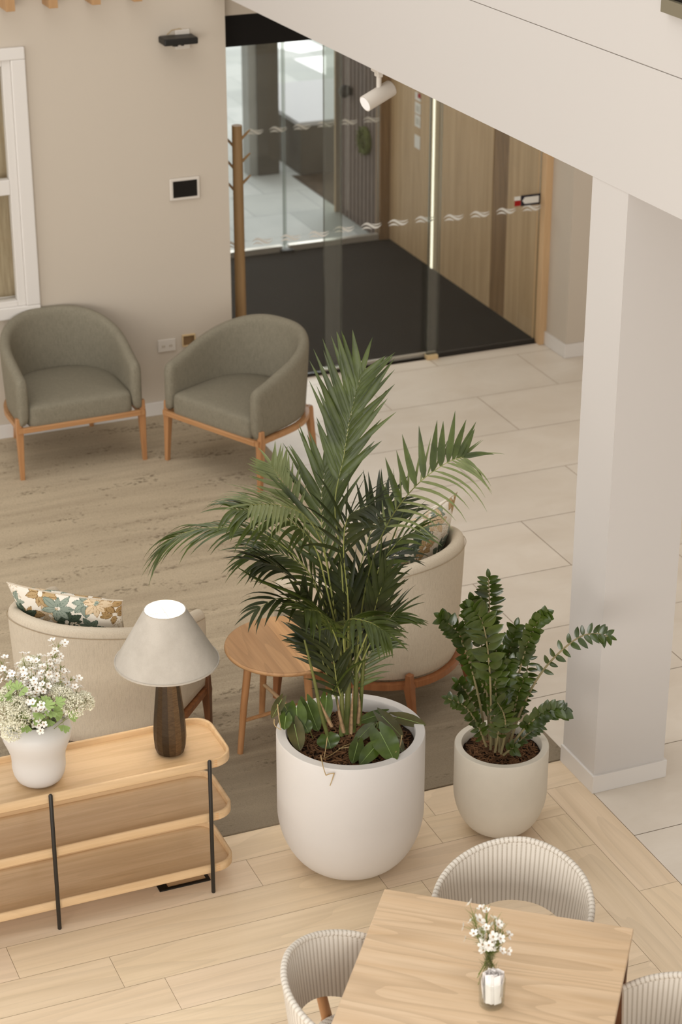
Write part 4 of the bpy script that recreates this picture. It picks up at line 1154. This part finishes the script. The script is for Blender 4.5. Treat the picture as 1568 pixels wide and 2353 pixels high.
frond([(800, 1540, .0), (812, 1460, .0), (805, 1390, 0), (780, 1330, 0)], .22, 11, 'palm_leaf_dark', TC+UPV*.4, 36, .2, .024, .2, seed=20)
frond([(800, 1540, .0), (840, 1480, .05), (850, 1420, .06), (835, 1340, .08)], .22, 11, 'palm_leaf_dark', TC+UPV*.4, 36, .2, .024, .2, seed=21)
frond([(775, 1540, 0), (735, 1450, -.03), (690, 1390, -.08), (640, 1375, -.12), (590, 1400, -.15)], .18, 8, 'palm_leaf_dark', UPV+TC*.2, 46, .6, .020, .3, seed=22)
frond([(790, 1520, .02), (755, 1400, .04), (705, 1310, .06), (640, 1270, .08), (585, 1262, .09)], .25, 16, 'palm_leaf', UPV+TC*.2, 42, .6, .018, .35, seed=23)
frond([(790, 1600, .02), (770, 1540, .05), (740, 1490, .08), (705, 1460, .1)], .17, 11, 'palm_leaf_dark', TC+UPV*.4, 40, .35, .022, .1, seed=24)
frond([(810, 1600, .02), (830, 1550, .04), (850, 1500, .06), (885, 1470, .08)], .16, 10, 'palm_leaf', TC+UPV*.4, 42, .35, .018, .1, seed=25)
frond([(790, 1620, -.04), (775, 1570, -.06), (765, 1510, -.07), (745, 1460, -.07)], .17, 10, 'palm_leaf_dark', TC+UPV*.2, 36, .35, .022, .1, seed=26)
frond([(800, 1560, .05), (790, 1480, .1), (810, 1420, .14), (830, 1370, .16)], .2, 12, 'palm_leaf_dark', TC+UPV*.2, 40, .3, .022, .1, seed=27)
# folded new leaf blades
for k, q in enumerate(([(780, 1440, -.05), (700, 1375, -.1), (600, 1335, -.15), (545, 1303, -.18)], [(850, 1400, -.04), (875, 1340, -.08), (925, 1288, -.1)], [(760, 1600, -.06), (800, 1540, -.1), (850, 1512, -.14)])):
    c_ = spline([pp(*a) for a in q], 12); m = MB()
    m.tube(c_, [.002+.010*math.sin(PI*i/12)**.8 for i in range(13)], 6, sq=.45); m.build('new_leaf', 'palm_leaf', palm)
# canes
for k, q in enumerate((((797, 1685, -.02, .014), (800, 1600, -.01, .012), (803, 1500, 0, .009), (800, 1380, 0, .006)),
                       ((812, 1680, 0, .012), (818, 1590, 0, .010), (822, 1480, .01, .007), (835, 1400, .01, .005)),
                       ((785, 1690, -.06, .011), (786, 1620, -.05, .009), (782, 1520, -.03, .007), (770, 1400, -.02, .005)),
                       ((826, 1665, .03, .009), (832, 1580, .03, .008), (838, 1500, .03, .006), (850, 1420, .03, .004)),
                       ((753, 1690, -.1, .008), (737, 1630, -.1, .009), (722, 1560, -.1, .006), (700, 1470, -.1, .004)),
                       ((782, 1650, .05, .006), (772, 1590, .05, .005), (765, 1510, .05, .005), (740, 1420, .05, .003)))):
    c_ = spline([pp(a, b_, w_) for a, b_, w_, r in q], 16); rr_ = [x for x in np.interp(np.linspace(0, 1, 17), np.linspace(0, 1, len(q)), [r for *_, r in q])]
    m = MB(); m.tube(c_, rr_, 10); m.build('cane', 'cane_stem', palm)
for a in ([(790, 1682, -.07), (780, 1640, -.07), (776, 1605, -.06)], [(806, 1684, -.05), (808, 1640, -.05), (812, 1575, -.04)], [(762, 1668, -.12), (748, 1640, -.12), (735, 1610, -.11)], [(822, 1660, -.0), (826, 1620, 0), (824, 1590, 0)]):
    m = MB(); c_ = spline([pp(*q) for q in a], 8); m.tube(c_, [.013, .0135, .0125, .011, .0095, .008, .006, .004, .001], 7, sq=.6); m.build('dry_sheath', 'dead_sheath', palm)

# ---------------------------------------------------------------- heart-leaf philodendron
vine = thing('philodendron_vine', 'trailing heart leaf philodendron around the palm in the white planter', 'vine', PC+V((0, 0, .575)))
def heart(parent, base, tip, width, nrm, mat, fold=.18, bend=.25):
    ax_ = tip-base; L_ = ax_.length; d = ax_.normalized(); n_ = (nrm-d*nrm.dot(d)).normalized(); s_ = d.cross(n_)
    R_, C_ = 14, 11; vs = []
    for i in range(R_+1):
        t_ = i/R_
        wv = (t_*1.0+.06)**.42*(1-t_)**.72*1.18 if t_ < 1 else 0.0
        wv = wv*.66
        for j in range(C_):
            q = j/(C_-1)*2-1
            back = -.36*math.sin(PI*min(1, abs(q)*.85))*(1-t_)**4
            y = (t_+back+.02)*L_; x = q*wv*width
            z = -abs(q)**1.5*width*fold*-1*wv*1.2-bend*L_*t_*t_*.5+.02*width*math.sin(t_*14)*abs(q)
            vs.append(base+d*y+s_*x+n_*z)
    fs = [(i*C_+j, i*C_+j+1, (i+1)*C_+j+1, (i+1)*C_+j) for i in range(R_) for j in range(C_-1)]
    m = MB(); m.add(vs, fs)
    lf_ = m.build('leaf', mat, parent, True, sharp=80)
    m = MB(); m.tube([base+n_*.001, base+d*L_*.5+n_*(.0016-bend*L_*.125), base+d*L_*.95+n_*(.001-bend*L_*.45)], [.0014, .001, .0004], 5); m.build('midrib', 'leaf_light', lf_)
    return lf_
def zpt(x, y, z): return onz(600+x/3.92, 1560+y/3.92, z)-vine.location
soil = .585
H = [((320, 262), (335, 480), 175, .70, .63, 0), ((225, 335), (210, 455), 120, .69, .66, 0), ((420, 225), (515, 465), 165, .67, .60, 0), ((590, 170), (578, 395), 120, .68, .60, 0),
     ((185, 190), (98, 350), 95, .73, .69, 1), ((300, 410), (350, 640), 150, .66, .60, 1), ((385, 395), (430, 485), 130, .65, .62, 0), ((598, 520), (628, 628), 205, .635, .60, 0),
     ((890, 528), (1028, 380), 110, .62, .62, 0), ((1090, 315), (870, 385), 105, .615, .61, 0), ((1090, 335), (1275, 520), 130, .65, .62, 1), ((1232, 345), (1484, 412), 120, .64, .632, 1),
     ((1072, 480), (1205, 732), 225, .66, .632, 0), ((1035, 605), (892, 768), 140, .635, .60, 2), ((872, 580), (826, 752), 125, .62, .60, 0), ((1205, 515), (1282, 662), 90, .61, .59, 1),
     ((1062, 400), (1105, 455), 80, .61, .60, 0), ((265, 250), (195, 345), 110, .68, .67, 0)]
for (b0, b1, wd_, z0, z1, mt) in H:
    B_, T_ = zpt(*b0, z0), zpt(*b1, z1)
    heart(vine, B_, T_, wd_/3.92/560*1.32, CAMN*.8+UPV*.5, ['heart_leaf', 'heart_leaf_brown', 'heart_leaf'][mt], .09, .12)
    m = MB(); root = V((B_.x*.8, B_.y*.8, .0)); m.tube(spline([root, (root+B_)/2+V((0, 0, .02)), B_], 6), .0016, 5); m.build('petiole', 'stem_green', vine)
for q, mt in ((((880, 570, .60), (760, 600, .60), (640, 680, .60), (560, 720, .61)), 'vine_stem'), (((598, 530, .635), (585, 620, .61), (570, 705, .605)), 'dry_stem'), (((870, 600, .60), (760, 620, .60), (700, 625, .60)), 'dry_stem'),
               (((540, 690, .64), (560, 790, .62), (585, 868, .58)), 'dry_stem'), (((585, 868, .58), (620, 855, .58), (660, 850, .58)), 'dry_stem'), (((660, 850, .58), (645, 900, .56), (622, 962, .53)), 'dry_stem'),
               (((150, 230, .72), (160, 330, .70), (180, 455, .665)), 'dry_stem'), (((120, 365, .68), (125, 420, .665), (180, 460, .655)), 'dry_stem'), (((1270, 510, .66), (1250, 610, .64), (1215, 660, .64)), 'dry_stem')):
    if q[0][1] >= 690 and q[0][2] < .65:   # the sprig that hangs over the front of the pot
        d0 = -DH*.0
        P_ = []
        for x, y, z in q:
            p = onz(600+x/3.92, 1560+y/3.92, .628); fr_ = deep(600+x/3.92, 1560+y/3.92, PD-.312)
            P_.append((p if y < 760 else fr_)-vine.location)
    else: P_ = [zpt(*a) for a in q]
    m = MB(); m.tube(spline(P_, 8), [.0024]*4+[.0018]*5, 6); m.build('vine_stem', mt, vine)

# ---------------------------------------------------------------- ZZ plant
zz = thing('zz_plant', 'glossy dark green plant with paired oval leaflets in the grey planter', 'plant', GC+V((0, 0, .375)))
ZD = GC.dot(DH)
def zp(px, py, w): return deep(px, py, ZD+w)-zz.location
def zleaf(m, p, d, n_, L_, W_):
    d = d.normalized(); s_ = d.cross(n_).normalized(); n2 = s_.cross(d).normalized(); vs = []; ns = 6
    for i in range(ns+1):
        t_ = i/ns; w_ = W_*.5*math.sin(PI*min(1, t_*.94+.03)**.8)**.75 if 0 < t_ < 1 else .0004
        c_ = p+d*L_*t_-V((0, 0, 1))*L_*.12*t_*t_-n2*L_*.10*t_*t_
        vs += [c_-s_*w_+n2*w_*.30, c_, c_+s_*w_+n2*w_*.30]
    m.add(vs, [(i*3+k, i*3+k+1, i*3+k+4, i*3+k+3) for i in range(ns) for k in (0, 1)])
def zstem(pts, n, L_, W_, t0, seed, ang=50, nrm=None, r=.006, lean=0):
    rng = random.Random(seed); c_ = spline([zp(*q) for q in pts], 24)
    m = MB(); m.tube(c_, [r*(1-.65*i/24) for i in range(25)], 8); st_ = m.build('stem', 'zz_stem', zz)
    N0 = nrm or (CAMN*.9+UPV*.35); lv = MB()
    for i in range(n):
        f = t0+(1-t0)*(i+.3)/n; p = sub_curve(c_, f); T = (sub_curve(c_, min(1, f+.04))-sub_curve(c_, max(0, f-.04))).normalized()
        S = T.cross(N0).normalized(); NN = S.cross(T).normalized(); k = .62+.38*math.sin(PI*(.15+.75*(i/n)))
        for sd in (1, -1):
            a = math.radians(ang+rng.uniform(-12, 12)); d = T*math.cos(a)+S*sd*math.sin(a)+NN*rng.uniform(.1, .55)
            zleaf(lv, p+T*(.006 if sd > 0 else 0), d, (NN+S*sd*-.25+V((rng.uniform(-.3, .3), rng.uniform(-.3, .3), 0))), L_*k*rng.uniform(.9, 1.12), W_*rng.uniform(.85, 1.15))
    zleaf(lv, c_[-1], c_[-1]-c_[-3], N0, L_*.7, W_*.8)
    lv.build('leaflets', 'zz_leaf', st_, True, sharp=80)
Z = [([(1140, 1722, .0), (1132, 1640, .02), (1108, 1570, .03), (1095, 1520, .03)], 11, .052, .027, .3, 50),
     ([(1155, 1722, .02), (1178, 1650, .0), (1190, 1600, -.02), (1205, 1560, -.03)], 10, .05, .026, .3, 50),
     ([(1140, 1725, -.03), (1143, 1640, -.03), (1138, 1560, -.03), (1140, 1490, -.03)], 13, .056, .028, .35, 48),
     ([(1133, 1712, .02), (1128, 1600, .06), (1121, 1470, .09), (1125, 1390, .1), (1123, 1328, .1)], 13, .058, .021, .50, 62),
     ([(1128, 1722, -.04), (1129, 1620, -.05), (1124, 1520, -.06), (1112, 1440, -.07), (1090, 1400, -.08)], 11, .080, .034, .38, 50),
     ([(1118, 1700, 0), (1100, 1600, .0), (1078, 1520, .0), (1052, 1455, -.01), (1015, 1420, -.02)], 15, .052, .028, .35, 48),
     ([(1125, 1700, 0), (1118, 1560, .02), (1105, 1470, .03), (1092, 1420, .02), (1085, 1382, .02)], 12, .058, .03, .4, 55),
     ([(1150, 1715, 0), (1175, 1620, .0), (1195, 1540, .0), (1213, 1480, .0), (1235, 1430, -.01), (1256, 1412, -.02)], 13, .048, .03, .42, 42),
     ([(1165, 1730, -.02), (1195, 1640, -.02), (1232, 1565, -.02), (1275, 1510, -.03), (1330, 1465, -.04), (1370, 1456, -.05), (1398, 1462, -.06)], 12, .046, .019, .38, 62),
     ([(1168, 1728, -.06), (1185, 1700, -.08), (1220, 1660, -.10), (1262, 1635, -.12), (1292, 1632, -.13)], 10, .054, .032, .38, 42),
     ([(1115, 1700, -.02), (1098, 1665, -.04), (1070, 1625, -.06), (1030, 1605, -.08)], 10, .040, .020, .3, 48),
     ([(1110, 1690, .03), (1095, 1640, .04), (1075, 1595, .05), (1052, 1568, .05)], 8, .044, .022, .3, 52),
     ([(1152, 1732, -.08), (1162, 1680, -.1), (1158, 1640, -.12), (1142, 1612, -.14)], 9, .060, .024, .35, 58),
     ([(1145, 1700, .05), (1155, 1600, .08), (1170, 1510, .1), (1186, 1440, .12)], 12, .056, .026, .35, 42),
     ([(1160, 1715, .04), (1185, 1650, .06), (1205, 1580, .08), (1216, 1510, .1)], 11, .046, .016, .4, 68),
     ([(1165, 1732, .02), (1185, 1712, .03), (1215, 1685, .04), (1242, 1668, .05)], 7, .036, .018, .3, 50),
     ([(1148, 1728, -.05), (1150, 1650, -.04), (1160, 1580, -.02), (1175, 1520, 0)], 10, .052, .028, .4, 50),
     ([(1118, 1715, -.06), (1108, 1690, -.08), (1100, 1670, -.09)], 3, .040, .022, .4, 60),
     ([(1158, 1735, -.1), (1170, 1725, -.12), (1182, 1718, -.13)], 2, .045, .024, .4, 50),
     ([(1138, 1728, -.08), (1145, 1690, -.1), (1148, 1650, -.1)], 4, .05, .02, .4, 50)]
for k, (pts, n, L_, W_, t0, ang) in enumerate(Z): zstem(pts, n, L_*1.2, W_*1.18, t0, 40+k, ang)

# ================================================================== DINING TABLE AND WICKER CHAIRS
TZ = .78
A_ = onz(884, 2042, TZ); B_ = onz(1456.8, 2133, TZ); C2 = onz(1414.8, 2353, TZ); D2 = onz(757.4, 2353, TZ)
e1 = (B_-A_).normalized(); e2 = (((C2-B_).normalized()+(D2-A_).normalized())*.5).normalized()
W1 = (B_-A_).length; W2 = .86
dt = thing('dining_table', 'square pale oak dining table with flowers and sugar jar on top', 'dining table', (*A_.xy, 0))
dt.rotation_euler = (0, 0, math.atan2(e1.y, e1.x))
ang = dt.rotation_euler.z; inv = Matrix.Rotation(-ang, 3, 'Z')
f2 = inv @ e2
def TP(a, b_, z): return V((a, 0, 0))+f2*b_+V((0, 0, z))
def tblock(m, a0, a1, b0, b1, z0, z1):
    vs = [TP(a0, b0, z0), TP(a1, b0, z0), TP(a1, b1, z0), TP(a0, b1, z0), TP(a0, b0, z1), TP(a1, b0, z1), TP(a1, b1, z1), TP(a0, b1, z1)]
    m.add(vs, [(0, 3, 2, 1), (4, 5, 6, 7), (0, 1, 5, 4), (1, 2, 6, 5), (2, 3, 7, 6), (3, 0, 4, 7)])
m = MB(); tblock(m, 0, W1, 0, W2, TZ-.024, TZ); m.build('table_top', 'oak_table', dt, False, bevel=.003)
m = MB(); tblock(m, .05, W1-.05, .03, .05, TZ-.09, TZ-.024); tblock(m, .05, W1-.05, W2-.05, W2-.03, TZ-.09, TZ-.024); tblock(m, .03, .05, .05, W2-.05, TZ-.09, TZ-.024); tblock(m, W1-.05, W1-.03, .05, W2-.05, TZ-.09, TZ-.024)
m.build('apron', 'oak_warm_x', dt, False)
for a, b_ in ((.035, .035), (W1-.035, .035), (.035, W2-.035), (W1-.035, W2-.035)):
    m = MB(); m.loops([[TP(a+sx*r, b_+sy*r, z) for sx, sy in ((-1, -1), (1, -1), (1, 1), (-1, 1))] for r, z in ((.016, 0), (.028, TZ-.024))], True, True); m.build('leg', 'walnut_z', dt, False, bevel=.004)

def wicker_chair(label, c, face, rx=.268, ry=.255, zt=.822):
    rz = math.atan2(face.x, -face.y)
    o = thing('wicker_chair', label, 'dining chair', c, rz)
    def shellpt(a, v, inner):       # a: angle from back centre (rad), v 0..1 up
        k = abs(a)/math.radians(118)
        top_ = zt-.155*k**1.5; bot = .475+.115*max(0, 1-(k/.62)**2)+.02*k
        z = bot+(top_-bot)*v
        fl = 1+.10*(v-.4)
        rr1, rr2 = rx*fl-inner, ry*fl*1.03-inner
        return V((rr1*math.sin(a), rr2*math.cos(a), z))
    N_, M_ = 64, 14; amax = math.radians(118)
    vs = []; fs = []; uvs = []
    cols_ = []
    prof = [('o', j/M_) for j in range(M_+1)]+[('i', 1-j/M_) for j in range(M_+1)]
    K = len(prof)
    for i in range(N_+1):
        a = -amax+2*amax*i/N_
        for s_, v in prof:
            bulge = .0
            p = shellpt(a, v, .0 if s_ == 'o' else .020)
            if v == 1: p = shellpt(a, v, .003 if s_ == 'o' else .017); p.z += .004
            vs.append(p)
    for i in range(N_):
        for j in range(K):
            j2 = (j+1) % K
            fs.append((i*K+j, (i+1)*K+j, (i+1)*K+j2, i*K+j2))
            u0, u1 = i*amax*2*rx/N_, (i+1)*amax*2*rx/N_
            v0, v1 = j*.33/M_, (j+1)*.33/M_
            uvs.append([(u0, v0), (u1, v0), (u1, v1), (u0, v1)])
    fs.append(tuple(range(K))); uvs.append([(0, 0)]*K); fs.append(tuple(N_*K+q for q in range(K-1, -1, -1))); uvs.append([(0, 0)]*K)
    m = MB(); m.add(vs, fs, uvs); m.build('backrest', 'wicker', o, sharp=75)
    m = MB()                       # rolled woven rim
    prev = None; rim = [shellpt(-amax+2*amax*i/120, 1, .010)+V((0, 0, .004)) for i in range(121)]
    rings = []
    for i, p in enumerate(rim):
        T = (rim[min(120, i+1)]-rim[max(0, i-1)]).normalized(); X = V((0, 0, 1)).cross(T).normalized(); Y = T.cross(X)
        r = .0115+.0005*math.sin(i*PI)
        rings.append([p+(X*math.cos(2*PI*k/12)+Y*math.sin(2*PI*k/12))*r for k in range(12)])
    o_ = len(m.v); m.loops(rings, True, True)
    nf = 120*12
    for q in range(nf):
        i, k = q//12, q % 12
        m.uv[q] = [(i*.0104, k*.0065), (i*.0104, (k+1)*.0065), ((i+1)*.0104, (k+1)*.0065), ((i+1)*.0104, k*.0065)]
    m.has_uv = True; m.build('rim', 'wicker', o, sharp=75)
    # seat
    m = MB(); rings = []
    for k, z in ((.9, .425), (1, .43), (1.0, .455), (.96, .465), (.3, .458)):
        rings.append([V((.235*k*abs(math.cos(t_))**.6*(1 if math.cos(t_) > 0 else -1), -.02+.235*k*abs(math.sin(t_))**.6*(1 if math.sin(t_) > 0 else -1), z)) for t_ in [2*PI*q/40 for q in range(40)]])
    m.loops(rings, True, True); m.has_uv = True; m.uv = [[(m.v[i][0], m.v[i][1]) for i in f] for f in m.f]; m.build('seat', 'wicker', o, sharp=60)
    for sx in (-1, 1):
        m = MB(); m.tube([(sx*.255, -.26, 0), (sx*.235, -.22, .44), (sx*.225, -.20, .455)], [.013, .019, .016], 14); m.build('leg', 'oak_warm_z', o)
        m = MB(); m.tube([(sx*.25, .28, 0), (sx*.20, .19, .43), (sx*.165, .215, .62)], [.013, .02, .018], 14); m.build('leg', 'oak_warm_z', o)
    m = MB(); m.tube([(-.235, -.22, .41), (.235, -.22, .41)], .011, 10); m.tube([(-.2, .2, .41), (.2, .2, .41)], .011, 10); m.tube([(-.235, -.22, .41), (-.2, .2, .41)], .011, 10); m.tube([(.235, -.22, .41), (.2, .2, .41)], .011, 10); m.build('seat_frame', 'oak_warm_x', o)
    return o
wicker_chair('white woven chair on the far side of the dining table', (2.835, 5.29, 0), e2)
wicker_chair('white woven chair left of the dining table, half out of the frame', (2.18, 5.045, 0), e1)
wicker_chair('white woven chair right of the dining table at the frame edge', (2.955, 4.54, 0), -e1)

# bud vase, its sprigs and the sugar jar
bv = onz(1122, 2266, TZ)
o = thing('bud_vase', 'small clear glass bud vase holding white sprigs on the dining table', 'vase', bv)
m = MB(); m.lathe([(.020, 0), (.023, .003), (.023, .02), (.014, .04), (.009, .065), (.010, .10), (.0175, .138), (.0165, .138), (.009, .10), (.0075, .065), (.012, .042), (.02, .02), (.0, .006)], 32); m.build('glass_body', 'glass_table', o, sharp=60)
tips = [(1085, 2092, 0), (1118, 2085, .01), (1090, 2130, 0), (1112, 2128, -.02), (1140, 2108, .0), (1155, 2122, -.01), (1158, 2140, -.02), (1150, 2158, -.03)]
bp = [wax_sprig(31, .12, 5), wax_sprig(32, .10, 4)]; used = [False, False]
for k, (x, y, w_) in enumerate(tips):
    q = deep(x, y, bv.dot(DH)+w_); i = k % 2
    oo = place_tree(bp[i], used[i], q, (.12, .10)[i], 'sprig of white waxflower in the small glass bud vase', 'flower', 'waxflower sprigs in the bud vase', bv+V((0, 0, .115))); used[i] = True; oo['label'] = 'white waxflower sprig in the glass bud vase, '+['at the upper left', 'at the very top', 'at the left, below the upper one', 'left of the centre', 'right of the centre top', 'at the upper right', 'at the far right', 'lowest on the right'][k]
    L0 = (.12, .10)[i]; sc = (q-(bv+V((0, 0, .115)))).length/L0; oo.scale = (1, 1, sc*.98)
jc = onz(1130, 2307, TZ)
o = thing('sugar_jar', 'clear glass tumbler filled with white sugar packets on the dining table', 'jar', jc)
m = MB(); m.lathe([(.0, 0), (.036, 0), (.040, .003), (.041, .012), (.0425, .10), (.0415, .1015), (.040, .10), (.0385, .018), (.036, .012), (.0, .012)], 40); m.build('glass_body', 'glass_table', o, sharp=60)
pk = None; rp = random.Random(9)
for k in range(24):
    a = k*2.4; r = .004+.027*math.sqrt(k/24)
    if pk is None:
        m = MB(); vs = []
        for i in range(5):
            for j in range(9):
                vs.append(V(((i/4-.5)*.026, .0032*math.sin(PI*i/4)*math.sin(PI*j/8)+.0004, j/8*.104)))
        for i in range(5):
            for j in range(9):
                vs.append(V(((i/4-.5)*.026, -.0032*math.sin(PI*i/4)*math.sin(PI*j/8)-.0004, j/8*.104)))
        fs = [(i*9+j, i*9+j+1, (i+1)*9+j+1, (i+1)*9+j) for i in range(4) for j in range(8)]; fs += [tuple(45+q for q in reversed(f)) for f in fs]
        m.add(vs, fs); oo = pk = m.build('sugar_packet', 'packet_paper')
    else: oo = pk.copy(); COL.objects.link(oo)
    oo.location = jc+V((r*math.cos(a), r*math.sin(a), .014+rp.uniform(0, .012)))
    oo.rotation_euler = (rp.uniform(-.12, .12), rp.uniform(-.12, .12), a+PI/2+rp.uniform(-.4, .4))
    tag(oo, 'white paper sugar packet standing in the glass tumbler', 'sugar packet', 'sugar packets in the tumbler')
